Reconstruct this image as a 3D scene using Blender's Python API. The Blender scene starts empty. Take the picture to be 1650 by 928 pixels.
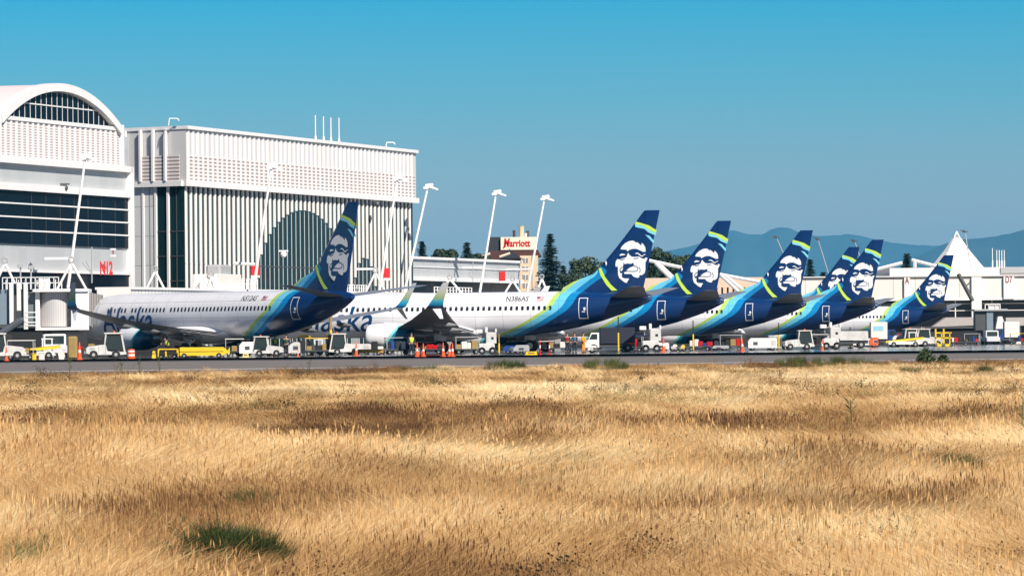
import bpy, bmesh, math, random
import numpy as np
from mathutils import Vector, Matrix
from mathutils.geometry import tessellate_polygon
R = math.radians
scene = bpy.context.scene
COL = scene.collection
rng = random.Random(7)

# ---------------------------------------------------------------- camera geometry (level telephoto with half a degree of roll)
F, H, ROLL, W0, H0 = 8000.0, 1.15, R(0.5), 1650.0, 928.0
def ray(px, py):
    u, v = px - W0/2, H0/2 - py
    return ((u*math.cos(ROLL) + v*math.sin(ROLL))/F, (-u*math.sin(ROLL) + v*math.cos(ROLL) + 84.0)/F)
def P(px, py, d):
    a, b = ray(px, py)
    return Vector((a*d, d, H + b*d))
def G(px, py):
    a, b = ray(px, py)
    d = -H/b
    return Vector((a*d, d, 0))
def GX(px, d):                       # ground point on the column px at distance d
    a, b = ray(px, 560)
    return Vector((a*d, d, 0))
class Facade:
    def __init__(s, A, ang):
        s.A = Vector((A[0], A[1])); s.ang = ang; s.t = Vector((math.cos(ang), math.sin(ang)))
    def uz(s, px, py):
        a, b = ray(px, py)
        # A + u t = (a Y, Y)
        u = (a*s.A.y - s.A.x)/(s.t.x - a*s.t.y)
        Y = s.A.y + u*s.t.y
        return u, H + b*Y

# ---------------------------------------------------------------- materials
MATS = {}
def new_mat(name):
    m = bpy.data.materials.new(name); m.use_nodes = True
    nt = m.node_tree; nt.nodes.clear()
    out = nt.nodes.new('ShaderNodeOutputMaterial'); b = nt.nodes.new('ShaderNodeBsdfPrincipled')
    nt.links.new(b.outputs[0], out.inputs[0])
    return m, nt, b
def mat(name, col, rough=0.6, metal=0.0, var=0.12, scale=1.5, coat=0.0, bump=0.0, spec=.5, streak=0):
    if name in MATS: return MATS[name]
    m, nt, b = new_mat(name)
    b.inputs['Roughness'].default_value = rough; b.inputs['Metallic'].default_value = metal
    b.inputs['Coat Weight'].default_value = coat; b.inputs['Specular IOR Level'].default_value = spec
    tc = nt.nodes.new('ShaderNodeTexCoord'); n = nt.nodes.new('ShaderNodeTexNoise')
    n.inputs['Scale'].default_value = scale; n.inputs['Detail'].default_value = 5
    if streak:
        mp = nt.nodes.new('ShaderNodeMapping'); mp.inputs['Scale'].default_value = (1, 1, streak); nt.links.new(tc.outputs['Object'], mp.inputs[0]); nt.links.new(mp.outputs[0], n.inputs['Vector'])
    else: nt.links.new(tc.outputs['Object'], n.inputs['Vector'])
    mx = nt.nodes.new('ShaderNodeMix'); mx.data_type = 'RGBA'
    nt.links.new(n.outputs['Fac'], mx.inputs['Factor'])
    mx.inputs['A'].default_value = (*[c*(1-var) for c in col], 1)
    mx.inputs['B'].default_value = (*[min(1, c*(1+var)) for c in col], 1)
    nt.links.new(mx.outputs['Result'], b.inputs['Base Color'])
    if bump:
        bp = nt.nodes.new('ShaderNodeBump'); bp.inputs['Strength'].default_value = bump
        nt.links.new(n.outputs['Fac'], bp.inputs['Height']); nt.links.new(bp.outputs[0], b.inputs['Normal'])
    MATS[name] = m
    return m
def panel_mat(name, col, sx, sz, line=(0.35, 0.35, 0.37), lw=0.04, rough=0.4, var=0.06, axis='X'):
    """cladding panels with seams, laid out on the wall in metres"""
    m, nt, b = new_mat(name); b.inputs['Roughness'].default_value = rough
    N = nt.nodes.new; L = nt.links.new
    tc = N('ShaderNodeTexCoord'); sp = N('ShaderNodeSeparateXYZ'); L(tc.outputs['Object'], sp.inputs[0])
    def seam(o, s, w):
        d = N('ShaderNodeMath'); d.operation = 'DIVIDE'; L(o, d.inputs[0]); d.inputs[1].default_value = s
        f = N('ShaderNodeMath'); f.operation = 'FRACT'; L(d.outputs[0], f.inputs[0])
        c = N('ShaderNodeMath'); c.operation = 'LESS_THAN'; L(f.outputs[0], c.inputs[0]); c.inputs[1].default_value = w/s
        fl = N('ShaderNodeMath'); fl.operation = 'FLOOR'; L(d.outputs[0], fl.inputs[0])
        return c.outputs[0], fl.outputs[0]
    c1, f1 = seam(sp.outputs[axis], sx, lw); c2, f2 = seam(sp.outputs['Z'], sz, lw)
    mxx = N('ShaderNodeMath'); mxx.operation = 'MAXIMUM'; L(c1, mxx.inputs[0]); L(c2, mxx.inputs[1])
    cb = N('ShaderNodeCombineXYZ'); L(f1, cb.inputs[0]); L(f2, cb.inputs[1])
    wn = N('ShaderNodeTexWhiteNoise'); wn.noise_dimensions = '2D'; L(cb.outputs[0], wn.inputs['Vector'])
    a = N('ShaderNodeMix'); a.data_type = 'RGBA'; L(wn.outputs['Value'], a.inputs['Factor'])
    a.inputs['A'].default_value = (*[c*(1-var) for c in col], 1); a.inputs['B'].default_value = (*[min(1, c*(1+var)) for c in col], 1)
    z = N('ShaderNodeMix'); z.data_type = 'RGBA'; L(mxx.outputs[0], z.inputs['Factor']); L(a.outputs['Result'], z.inputs['A'])
    z.inputs['B'].default_value = (*line, 1); L(z.outputs['Result'], b.inputs['Base Color'])
    MATS[name] = m
    return m
def rib_mat(name, ca, cb_, period, duty, axis='Z', rough=0.5):
    """alternating slats of two colours along one axis"""
    m, nt, b = new_mat(name); b.inputs['Roughness'].default_value = rough
    N = nt.nodes.new; L = nt.links.new
    tc = N('ShaderNodeTexCoord'); sp = N('ShaderNodeSeparateXYZ'); L(tc.outputs['Object'], sp.inputs[0])
    d = N('ShaderNodeMath'); d.operation = 'DIVIDE'; L(sp.outputs[axis], d.inputs[0]); d.inputs[1].default_value = period
    f = N('ShaderNodeMath'); f.operation = 'FRACT'; L(d.outputs[0], f.inputs[0])
    c = N('ShaderNodeMath'); c.operation = 'LESS_THAN'; L(f.outputs[0], c.inputs[0]); c.inputs[1].default_value = duty
    a = N('ShaderNodeMix'); a.data_type = 'RGBA'; L(c.outputs[0], a.inputs['Factor'])
    a.inputs['A'].default_value = (*ca, 1); a.inputs['B'].default_value = (*cb_, 1)
    L(a.outputs['Result'], b.inputs['Base Color'])
    MATS[name] = m
    return m

WHITE = mat('white paint', (0.80, 0.78, 0.78), 0.4, var=0.10, scale=1.2, streak=.12)
SERV = mat('service vehicle white', (0.56, 0.545, 0.53), 0.4, var=0.35, scale=2.2)
CREAM = mat('off white paint', (0.72, 0.69, 0.66), 0.5, var=0.08)
GREY = mat('grey metal', (0.36, 0.36, 0.37), 0.45, var=0.1)
DGREY = mat('dark grey metal', (0.06, 0.065, 0.07), 0.5)
BLACK = mat('black rubber', (0.012, 0.012, 0.013), 0.7)
GLASS = mat('dark teal glass', (0.006, 0.028, 0.034), 0.14, var=0.5, scale=0.25, spec=.12)
GLASSB = mat('dark blue glass', (0.003, 0.009, 0.018), 0.1, var=0.8, scale=0.12, spec=.04)
WIN = mat('vehicle glass', (0.02, 0.035, 0.04), 0.08)
YEL = mat('yellow paint', (0.80, 0.52, 0.02), 0.5, var=0.15)
ORG = mat('orange plastic', (0.85, 0.10, 0.02), 0.5)
RED = mat('red paint', (0.48, 0.006, 0.008), 0.45)
TAN = mat('tan cover', (0.30, 0.20, 0.07), 0.8, var=0.3)
BLUE = mat('blue paint', (0.01, 0.05, 0.22), 0.4)
NAVY = mat('navy paint', (0.003, 0.028, 0.115), 0.28, var=0.12, coat=0.5, scale=0.3)
LIME = mat('lime paint', (0.52, 0.72, 0.10), 0.35, var=0.05)
SKYB = mat('pale cyan paint', (0.22, 0.62, 0.78), 0.35, var=0.05)
VEST = mat('high visibility yellow', (0.55, 0.85, 0.04), 0.8)
VESTO = mat('high visibility orange', (0.90, 0.30, 0.02), 0.8)
CLOTH = mat('dark work clothes', (0.02, 0.025, 0.04), 0.9)
SKIN = mat('skin', (0.42, 0.22, 0.14), 0.6)
FACEW = mat('emblem white', (0.80, 0.79, 0.80), 0.35, var=0.03)
BARE = mat('bare metal', (0.35, 0.33, 0.31), 0.35, 0.8)
WINGG = mat('wing grey', (0.24, 0.24, 0.25), 0.35, var=0.08, coat=0.3)
AWHITE = mat('aircraft white', (0.80, 0.79, 0.82), 0.28, var=0.03, coat=0.4, scale=0.4)

# ---------------------------------------------------------------- mesh builder
class MB:
    def __init__(s): s.v = []; s.f = []; s.m = []
    def add(s, vs, fs, mi=0):
        o = len(s.v); s.v += [tuple(p) for p in vs]
        s.f += [tuple(i+o for i in f) for f in fs]; s.m += [mi]*len(fs)
        return s
    def box(s, x0, x1, y0, y1, z0, z1, mi=0):
        return s.add([(x0,y0,z0),(x1,y0,z0),(x1,y1,z0),(x0,y1,z0),(x0,y0,z1),(x1,y0,z1),(x1,y1,z1),(x0,y1,z1)],
            [(0,3,2,1),(4,5,6,7),(0,1,5,4),(1,2,6,5),(2,3,7,6),(3,0,4,7)], mi)
    def bbox(s, x0, x1, y0, y1, z0, z1, b=0.05, mi=0):
        """box with chamfered vertical and top edges"""
        pts = [(x0+b,y0),(x1-b,y0),(x1,y0+b),(x1,y1-b),(x1-b,y1),(x0+b,y1),(x0,y1-b),(x0,y0+b)]
        def sc(p, k):
            cx, cy = (x0+x1)/2, (y0+y1)/2
            return (p[0]-(b if p[0]>cx else -b)*k, p[1]-(b if p[1]>cy else -b)*k)
        vs = [(*p, z0) for p in pts] + [(*p, z1-b) for p in pts] + [(*sc(p,.8), z1) for p in pts]
        fs = [tuple(range(7,-1,-1)), tuple(range(16,24))]
        for k in (0, 8):
            for i in range(8):
                j = (i+1) % 8
                fs.append((k+i, k+j, k+8+j, k+8+i))
        return s.add(vs, fs, mi)
    def prism(s, pts, a, b, axis='y', mi=0):
        """polygon pts (2D) extruded between a and b along the axis"""
        n = len(pts)
        def mk(p, q):
            if axis == 'y': return (p[0], q, p[1])
            if axis == 'x': return (q, p[0], p[1])
            return (p[0], p[1], q)
        vs = [mk(p, a) for p in pts] + [mk(p, b) for p in pts]
        fs = []
        tris = tessellate_polygon([[Vector((p[0], p[1], 0)) for p in pts]])
        for t in tris: fs += [tuple(t), tuple(i+n for i in reversed(t))]
        for i in range(n):
            j = (i+1) % n; fs.append((i, j, j+n, i+n))
        return s.add(vs, fs, mi)
    def tube(s, a, b, r, n=8, r2=None, mi=0, cap=True):
        a, b = Vector(a), Vector(b); r2 = r if r2 is None else r2
        d = (b-a).normalized(); q = d.to_track_quat('Z', 'Y')
        vs = []
        for p, rr in ((a, r), (b, r2)):
            for i in range(n):
                t = 2*math.pi*i/n
                vs.append(p + q @ Vector((rr*math.cos(t), rr*math.sin(t), 0)))
        fs = [(i, (i+1) % n, n+(i+1) % n, n+i) for i in range(n)]
        if cap: fs += [tuple(range(n-1,-1,-1)), tuple(range(n, 2*n))]
        return s.add(vs, fs, mi)
    def loft(s, rings, cap=True, closed=True, mi=0):
        n = len(rings[0]); vs = [p for r in rings for p in r]; fs = []
        for k in range(len(rings)-1):
            for i in range(n if closed else n-1):
                j = (i+1) % n
                fs.append((k*n+i, k*n+j, (k+1)*n+j, (k+1)*n+i))
        if cap: fs += [tuple(range(n-1,-1,-1)), tuple(range((len(rings)-1)*n, len(rings)*n))]
        return s.add(vs, fs, mi)
    def lathe(s, prof, axis='z', c=(0,0,0), n=20, mi=0, cap=True):
        rings = []
        for h, r in prof:
            ring = []
            for i in range(n):
                t = 2*math.pi*i/n; A, B = r*math.cos(t), r*math.sin(t)
                p = (A, B, h) if axis == 'z' else ((h, A, B) if axis == 'x' else (B, h, A))
                ring.append((p[0]+c[0], p[1]+c[1], p[2]+c[2]))
            rings.append(ring)
        return s.loft(rings, cap=cap, mi=mi)
    def sphere(s, c, r, n=10, sx=1, sy=1, sz=1, mi=0):
        prof = [(-math.cos(math.pi*k/n)*r*sz, max(1e-3, math.sin(math.pi*k/n)*r)) for k in range(n+1)]
        o = len(s.v); s.lathe(prof, 'z', c, n*2, mi)
        for i in range(o, len(s.v)):
            p = s.v[i]; s.v[i] = (c[0]+(p[0]-c[0])*sx, c[1]+(p[1]-c[1])*sy, p[2])
        return s
    def build(s, name, mats, parent=None, smooth=False, fix=True):
        me = bpy.data.meshes.new(name)
        me.from_pydata(s.v, [], s.f)
        if not isinstance(mats, (list, tuple)): mats = [mats]
        for m in mats: me.materials.append(m)
        me.polygons.foreach_set('material_index', s.m)
        if fix:
            bm = bmesh.new(); bm.from_mesh(me); bmesh.ops.recalc_face_normals(bm, faces=bm.faces); bm.to_mesh(me); bm.free()
        if smooth:
            me.polygons.foreach_set('use_smooth', [True]*len(me.polygons))
            me.set_sharp_from_angle(angle=R(35))
        o = bpy.data.objects.new(name, me); COL.objects.link(o)
        if parent: o.parent = parent
        return o
def tag(o, label=None, cat=None, group=None, kind=None):
    if label and not 4 <= len(label.split()) <= 16: print('LABEL LENGTH', len(label.split()), label)
    if label: o['label'] = label
    if cat: o['category'] = cat
    if group: o['group'] = group
    if kind: o['kind'] = kind
    return o
def empty(name, loc, rz, label, cat, group=None):
    o = bpy.data.objects.new(name, None); COL.objects.link(o); o.empty_display_size = 0.5
    o.location = loc; o.rotation_euler = (0, 0, rz)
    return tag(o, label, cat, group)
KIDS = {}
def kids(o): return [c for c in bpy.data.objects if c.parent == o]
def copy_tree(o, loc=None, rz=None, label=None, group=None):
    ks = kids(o)
    c = o.copy(); COL.objects.link(c)
    if loc is not None: c.location = loc
    if rz is not None: c.rotation_euler = (0, 0, rz)
    if label: c['label'] = label
    if group: c['group'] = group
    for k in ks:
        kc = k.copy(); COL.objects.link(kc); kc.parent = c
        for g in kids(k):
            gc = g.copy(); COL.objects.link(gc); gc.parent = kc
    return c
def text_tris(txt, size, shear=0.0, bold=0.0, sx=1.0, space=1.0):
    """flat glyph mesh from the built-in font: verts (x, y), tris"""
    cu = bpy.data.curves.new('t', 'FONT'); cu.body = txt; cu.size = size; cu.shear = shear; cu.offset = bold
    cu.resolution_u = 3; cu.space_character = space
    o = bpy.data.objects.new('t', cu); COL.objects.link(o)
    me = o.to_mesh(); vs = [(v.co.x*sx, v.co.y) for v in me.vertices]
    bm = bmesh.new(); bm.from_mesh(me); bmesh.ops.triangulate(bm, faces=bm.faces)
    fs = [tuple(v.index for v in f.verts) for f in bm.faces]; bm.free(); o.to_mesh_clear()
    bpy.data.objects.remove(o); bpy.data.curves.remove(cu)
    return vs, fs
def add_text(mb, txt, size, org, ux, uz, mi=0, center=False, **k):
    vs, fs = text_tris(txt, size, **k)
    if not vs: return
    x0 = min(v[0] for v in vs); x1 = max(v[0] for v in vs); off = -(x0+x1)/2 if center else 0
    org, ux, uz = Vector(org), Vector(ux), Vector(uz)
    mb.add([org + ux*(v[0]+off) + uz*v[1] for v in vs], fs, mi)
# ================================================================ AIRLINER
FUS = [(0,2.78,.04,.04),(.35,2.8,.42,.42),(1.0,2.86,.85,.86),(2.0,2.98,1.22,1.28),(3.2,3.18,1.52,1.66),(4.6,3.36,1.72,1.88),(6.2,3.43,1.84,1.97),(8,3.45,1.88,2.0),
       (26,3.45,1.88,2.0),(28,3.52,1.87,1.93),(30,3.66,1.82,1.80),(32,3.85,1.66,1.60),(34,4.08,1.38,1.33),(36,4.38,.98,.98),(37.4,4.62,.62,.66),(38.2,4.75,.36,.40),(38.6,4.8,.2,.22)]
def fus_at(x):
    for a, b in zip(FUS, FUS[1:]):
        if a[0] <= x <= b[0]:
            t = (x-a[0])/(b[0]-a[0]); return [a[i]*(1-t)+b[i]*t for i in (1,2,3)]
    return FUS[-1][1:]
def side_y(x, z):
    zc, ry, rz = fus_at(x); q = max(-.98, min(.98, (z-zc)/rz))
    return ry*math.sqrt(1-q*q)

def livery(name, kind):
    m, nt, b = new_mat(name); N = nt.nodes.new; L = nt.links.new
    b.inputs['Roughness'].default_value = 0.28; b.inputs['Coat Weight'].default_value = 0.4
    tc = N('ShaderNodeTexCoord'); sp = N('ShaderNodeSeparateXYZ'); L(tc.outputs['Object'], sp.inputs[0])
    def mth(op, a, v=None, c=None):
        n = N('ShaderNodeMath'); n.operation = op
        for i, q in enumerate((a, v, c)):
            if q is None: continue
            if isinstance(q, (int, float)): n.inputs[i].default_value = q
            else: L(q, n.inputs[i])
        return n.outputs[0]
    ramp = N('ShaderNodeValToRGB'); ramp.color_ramp.interpolation = 'CONSTANT'
    def stops(st):
        e = ramp.color_ramp.elements
        while len(e) > 1: e.remove(e[-1])
        e[0].position = 0; e[0].color = (*st[0][1], 1)
        for p, c in st[1:]:
            k = e.new(p); k.color = (*c, 1)
    wh, li, lc, mb_, nv = (.80,.79,.82), (.42,.60,.14), (.14,.52,.74), (.006,.20,.46), (.003,.028,.115)
    if kind == 'fus':
        t = mth('MINIMUM', mth('MAXIMUM', mth('DIVIDE', mth('SUBTRACT', sp.outputs['Z'], 1.4), 6.4), 0), 1)
        fc = N('ShaderNodeFloatCurve'); L(t, fc.inputs['Value']); cm = fc.mapping; cv = cm.curves[0]
        pts = [(1.4,24.2),(2.1,25.9),(2.4,26.6),(3.05,27.8),(4.0,29.2),(5.3,30.0),(5.9,30.7),(6.4,31.4),(6.9,32.1),(7.3,32.2),(7.8,30.4)]
        P2 = [((z-1.4)/6.4, (x-24)/10) for z, x in pts]
        cv.points[0].location = P2[0]; cv.points[1].location = P2[-1]
        for p in P2[1:-1]: cv.points.new(*p)
        cm.update()
        xb = mth('ADD', mth('MULTIPLY', fc.outputs[0], 10), 24)
        d = mth('SUBTRACT', sp.outputs['X'], xb)
        L(mth('DIVIDE', mth('ADD', d, 1), 5), ramp.inputs[0])
        stops([(0, wh), (.2, (.66,.74,.42)), (.225, li), (.32, lc), (.50, mb_), (.66, nv)])
        ramp.color_ramp.interpolation = 'CONSTANT'
        # skin panel joints and a little uneven dirt
        a1 = mth('LESS_THAN', mth('FRACT', mth('DIVIDE', sp.outputs['X'], 2.54)), .014)
        a2 = mth('LESS_THAN', mth('ABSOLUTE', mth('SUBTRACT', sp.outputs['Z'], 3.25)), .02)
        a3 = mth('LESS_THAN', mth('ABSOLUTE', mth('SUBTRACT', sp.outputs['Z'], 4.62)), .02)
        a4 = mth('LESS_THAN', mth('ABSOLUTE', mth('SUBTRACT', mth('SUBTRACT', sp.outputs['X'], 38.1), mth('MULTIPLY', mth('SUBTRACT', sp.outputs['Z'], 12.5), .13))), .03)
        seam = mth('MAXIMUM', mth('MAXIMUM', a1, a2), mth('MAXIMUM', a3, a4))
        nz = N('ShaderNodeTexNoise'); nz.inputs['Scale'].default_value = .9; nz.inputs['Detail'].default_value = 6; L(tc.outputs['Object'], nz.inputs['Vector'])
        dirt = mth('ADD', mth('MULTIPLY', nz.outputs['Fac'], .22), .87)
        fac = mth('MULTIPLY', mth('SUBTRACT', 1, mth('MULTIPLY', seam, .42)), mth('MINIMUM', dirt, 1.0))
        vm = N('ShaderNodeVectorMath'); vm.operation = 'SCALE'; L(ramp.outputs[0], vm.inputs[0]); L(fac, vm.inputs['Scale']); colour_out = vm.outputs[0]
    elif kind == 'eng':
        d = mth('SUBTRACT', sp.outputs['X'], mth('MULTIPLY', sp.outputs['Z'], .75))
        L(mth('DIVIDE', mth('SUBTRACT', d, 13), 5), ramp.inputs[0])
        stops([(0, wh), (.36, (.22,.62,.58)), (.42, (.01,.16,.26)), (.62, (.003,.05,.12))])
    else:
        L(mth('DIVIDE', mth('SUBTRACT', sp.outputs['Z'], 3.6), 2.6), ramp.inputs[0])
        ramp.color_ramp.interpolation = 'LINEAR'
        stops([(0, nv), (.2, nv), (.24, (.01,.24,.48)), (.36, (.05,.45,.65)), (.48, (.40,.55,.25)), (.66, (.62,.62,.50)), (.8, (.62,.62,.64))])
    L(colour_out if kind == 'fus' else ramp.outputs[0], b.inputs['Base Color'])
    return m
LF, LE_, LW = livery('fuselage livery', 'fus'), livery('engine livery', 'eng'), livery('winglet livery', 'wl')

def foil(xle, y, z, c, t, up=(0,0,1), n=8):
    """closed airfoil loop; thickness t*c along 'up'"""
    U = Vector(up).normalized(); out = []
    us = [(1-math.cos(math.pi*i/n))/2 for i in range(n+1)]
    th = lambda u: t*c*(1.48*math.sqrt(u)-.63*u-1.76*u*u+1.42*u**3-.507*u**4)*1.0
    for u in us: out.append(Vector((xle+u*c, y, z)) + U*(th(u)*.6 if u < 1 else 0.004*c))
    for u in reversed(us[:-1]): out.append(Vector((xle+u*c, y, z)) - U*th(u)*.45)
    return out
PLANE_G = 'airliners parked in a row at the gates'
def make_plane():
    root = empty('airliner', (0,0,0), 0, 'x', 'airliner', PLANE_G)
    n = 40; rings = []
    xs = sorted(set([f[0] for f in FUS] + [x*1.0 for x in range(8, 38)]))
    for x in xs:
        zc, ry, rz = fus_at(x)
        rings.append([(x, ry*math.cos(2*math.pi*i/n), zc+rz*math.sin(2*math.pi*i/n)) for i in range(n)])
    fu = MB().loft(rings).build('fuselage', LF, root, smooth=True)
    # cockpit glass
    cg = MB()
    for a, b in ((-1.22,-.72),(-.68,-.2),(.2,.68),(.72,1.22)):
        q = []
        for y, z, x in ((a,3.75,None),(b,3.75,None),(b,4.22,None),(a,4.22,None)):
            # solve x where side_y(x,z)==|y|
            lo, hi = .3, 6
            for _ in range(30):
                mid = (lo+hi)/2
                zc, ry, rz = fus_at(mid); inside = (y/ry)**2 + ((z-zc)/rz)**2
                if inside > 1: lo = mid
                else: hi = mid
            q.append((lo-.03, y*1.02, z+.02))
        cg.add(q, [(0,1,2,3)])
    cg.build('cockpit_window', WIN, fu)
    # belly fairing
    rings = []
    for k in range(17):
        t = -1+2*k/16; s = math.sqrt(max(0.0009, 1-abs(t)**2.6))
        rings.append([(18.6+5.1*t, 2.12*s*math.cos(2*math.pi*i/24), 2.0+.98*s*math.sin(2*math.pi*i/24)) for i in range(24)])
    MB().loft(rings).build('belly_fairing', AWHITE, root, smooth=True)
    # fin
    lez = [(5.2,30.2),(5.75,30.5),(6.27,31.4),(6.6,32.3),(6.96,33.3),(7.49,33.87),(9.5,35.6),(11.5,37.2),(12.3,37.8),(12.55,38.05)]
    rings = []
    for z, xl in lez:
        xt = 37.75 + (z-5.2)*(39.4-37.75)/7.35; c = xt-xl
        T = fin_t(z)*(1 if z < 12.4 else .5)
        if z < 7: T *= .55 + .45*max(0, (z-5.2)/1.8)
        us = [(0,.0),(.02,.45),(.06,.8),(.12,1),(.97,1),(1,.3)]
        rings.append([(xl+u*c, -T/2*w, z) for u, w in us] + [(xl+u*c, T/2*w, z) for u, w in reversed(us)][:-1])
    fin = MB().loft(rings).build('tail_fin', LF, root, smooth=True)
    # emblem and stripes
    def m2(X, Y):      # enlarged face picture to fin plane
        px, py = 985+X/11.6, 380+Y/11.6
        return 39.4-(1063.1-px)/17.6, 12.55-(py-338.8)/18.2
    def m1(X, Y):
        px, py = 880+X/5.156, 320+Y/5.156
        return 39.4-(1063.1-px)/17.6, 12.55-(py-338.8)/18.2
    def decal(mb, pts, off):
        tr = tessellate_polygon([[Vector((p[0], p[1], 0)) for p in pts]])
        for sg in (-1, 1):
            mb.add([(x, sg*(fin_t(z)/2+off), z) for x, z in pts], [tuple(t) for t in tr])
    def strip(pts, w):
        L_, R_ = [], []
        for i, p in enumerate(pts):
            a = Vector(pts[max(0,i-1)]); b = Vector(pts[min(len(pts)-1,i+1)]); d = (b-a).normalized(); nn = Vector((-d.y, d.x))*w
            L_.append((p[0]+nn.x, p[1]+nn.y)); R_.append((p[0]-nn.x, p[1]-nn.y))
        return L_+R_[::-1]
    fw = MB()
    for poly in [[(178,245),(200,195),(260,135),(330,98),(400,85),(440,100),(470,135),(480,110),(540,160),(565,185),(572,130),(610,165),(640,220),(645,295),(600,300),(540,270),(470,240),(400,240),(345,258),(305,285),(290,255)],
                 [(158,350),(200,325),(265,340),(262,352),(165,368)],
                 [(450,325),(490,312),(522,328),(560,365),(600,368),(600,384),(558,384),(520,352),(490,332),(455,337)],
                 [(590,355),(640,338),(642,352),(612,364)],
                 [(318,312),(345,355),(385,385),(440,392),(520,385),(560,410),(600,430),(640,405),(680,415),(660,460),(640,500),(638,640),(620,700),(570,735),(530,730),(520,770),(490,785),(430,765),(395,740),(380,710),(250,710),(262,790),(335,795),(285,880),(230,850),(150,780),(130,720),(125,560),(90,575),(80,530),(90,470),(120,425),(150,440),(210,415),(280,400),(300,360)]]:
        decal(fw, [m2(*p) for p in poly], .014)
    decal(fw, [m1(*p) for p in [(492,520),(502,512),(508,535),(500,556)]], .014)
    fw.build('emblem', FACEW, fin, fix=False)
    fd = MB()
    decal(fd, [m2(*p) for p in [(238,488),(250,525),(300,512),(370,520),(415,500),(430,555),(400,570),(350,590),(285,640),(290,664),(240,676),(248,707),(378,710),(395,742),(370,790),(262,792),(210,775),(198,735),(205,690),(170,690),(165,650),(200,655),(225,600),(228,530)]], .024)
    for pts, w in (([(285,652),(360,662),(440,662),(490,648),(500,600),(475,572),(425,558)], 7), ([(522,580),(545,640),(530,690)], 6),
                   ([(175,440),(215,438),(255,425)], 8), ([(420,420),(460,424),(508,410)], 7), ([(235,570),(190,590),(168,625),(170,660)], 8), ([(560,405),(640,425)], 6)):
        decal(fd, [m2(*p) for p in strip(pts, w)], .024)
    fd.build('emblem_shading', NAVY, fin, fix=False)
    l1 = MB(); decal(l1, [m1(*p) for p in [(750,190),(800,205),(860,225),(915,262),(910,287),(860,262),(800,222),(740,213)]], .014)
    l1b = MB(); decal(l1b, [m1(*p) for p in [(438,577),(458,570),(490,645),(540,712),(592,760),(545,762),(500,712),(452,632)]], .014)
    l1b.build('lime_stripe', LIME, fin, fix=False); l1.build('lime_stripe', LIME, fin, fix=False)
    l2 = MB(); decal(l2, [m1(*p) for p in [(740,214),(800,223),(860,263),(909,288),(905,306),(850,280),(820,252),(745,235)]], .0142)
    l2.build('cyan_stripe', SKYB, fin, fix=False); l2 = MB()
    decal(l2, [m1(*p) for p in [(825,300),(862,310),(895,350),(890,372),(860,335)]], .014)
    l2.build('cyan_stripe', SKYB, fin, fix=False)
    # stabilisers, wings
    for sg in (-1, 1):
        MB().loft([foil(34.9, sg*.5, 4.85, 3.5, .10), foil(38.15, sg*7.1, 5.72, 1.35, .09), foil(38.4, sg*7.2, 5.74, 1.0, .05)]).build('stabilizer', WINGG, root, smooth=True)
        wg = MB().loft([foil(14.4, sg*1.2, 1.95, 8.3, .13), foil(16.8, sg*5.6, 2.36, 5.6, .115), foil(19.6, sg*11.2, 3.0, 3.7, .105), foil(22.55, sg*17.0, 3.98, 1.6, .10)]).build('wing', WINGG, root, smooth=True)
        MB().loft([foil(22.55, sg*17.0, 3.98, 1.6, .09, (0, 0, 1)), foil(22.75, sg*17.3, 4.12, 1.42, .09, (0, -sg*.7, .7)), foil(23.1, sg*17.5, 4.5, 1.15, .08, (0, -sg, .2)), foil(24.35, sg*17.95, 6.15, .5, .08, (0, -sg, .2))]).build('winglet', LW, wg, smooth=True)
        MB().loft([foil(23.1, sg*17.1, 3.95, .8, .08, (0, sg, .3)), foil(23.9, sg*17.45, 3.05, .3, .08, (0, sg, .3))]).build('lower_winglet', AWHITE, wg, smooth=True)
        for yy, xx, zz, ln in ((3.6, 21.2, 1.78, 3.0), (8.3, 21.6, 2.3, 2.7), (11.6, 22.4, 2.72, 2.3)):
            m = MB(); rr = []
            for k in range(9):
                t = k/8; s = max(.02, math.sin(math.pi*min(1, t*1.02))**.7)
                rr.append([(xx+ln*(t-.35), sg*yy+.17*s*math.cos(2*math.pi*i/10), zz-.1-.12*t+.22*s*math.sin(2*math.pi*i/10)) for i in range(10)])
            m.loft(rr).build('flap_fairing', WINGG, wg, smooth=True)
        # flaps lowered a little
        for k, (dx, dz) in enumerate(((0, 0), (.42, -.16), (.78, -.36))):
            f = MB().loft([foil(21.7+dx, sg*2.0, 1.93+dz, .75, .12, (.25, 0, 1)), foil(21.75+dx, sg*5.4, 2.27+dz, .62, .12, (.25, 0, 1))])
            f.build('flap', AWHITE, wg, smooth=True)
        # engine
        cy, cz = sg*4.85, 1.62
        en = MB().lathe([(14.35,.80),(13.95,.88),(13.86,.95),(13.92,1.0),(14.2,1.06),(15.0,1.10),(16.2,1.08),(17.0,.99),(17.8,.82),(18.15,.70),(18.15,.55)], 'x', (0, cy, cz), 28, cap=False).build('engine', LE_, root, smooth=True)
        MB().lathe([(14.8,.02),(14.45,.1),(14.7,.8),(14.9,.82)], 'x', (0, cy, cz), 24).build('fan', DGREY, en, smooth=True)
        MB().lathe([(17.6,.55),(18.5,.50),(19.1,.38),(19.1,.2),(19.8,.02)], 'x', (0, cy, cz), 20).build('exhaust_nozzle', BARE, en, smooth=True)
        MB().loft([[(15.2, cy-.16, 2.5), (15.2, cy+.16, 2.5), (15.4, cy+.14, 2.85), (15.4, cy-.14, 2.85)], [(19.8, cy-.16, 1.95), (19.8, cy+.16, 1.95), (19.6, cy+.14, 2.4), (19.6, cy-.14, 2.4)]]).build('pylon', AWHITE, en)
        # main gear
        gy = sg*2.86
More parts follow.
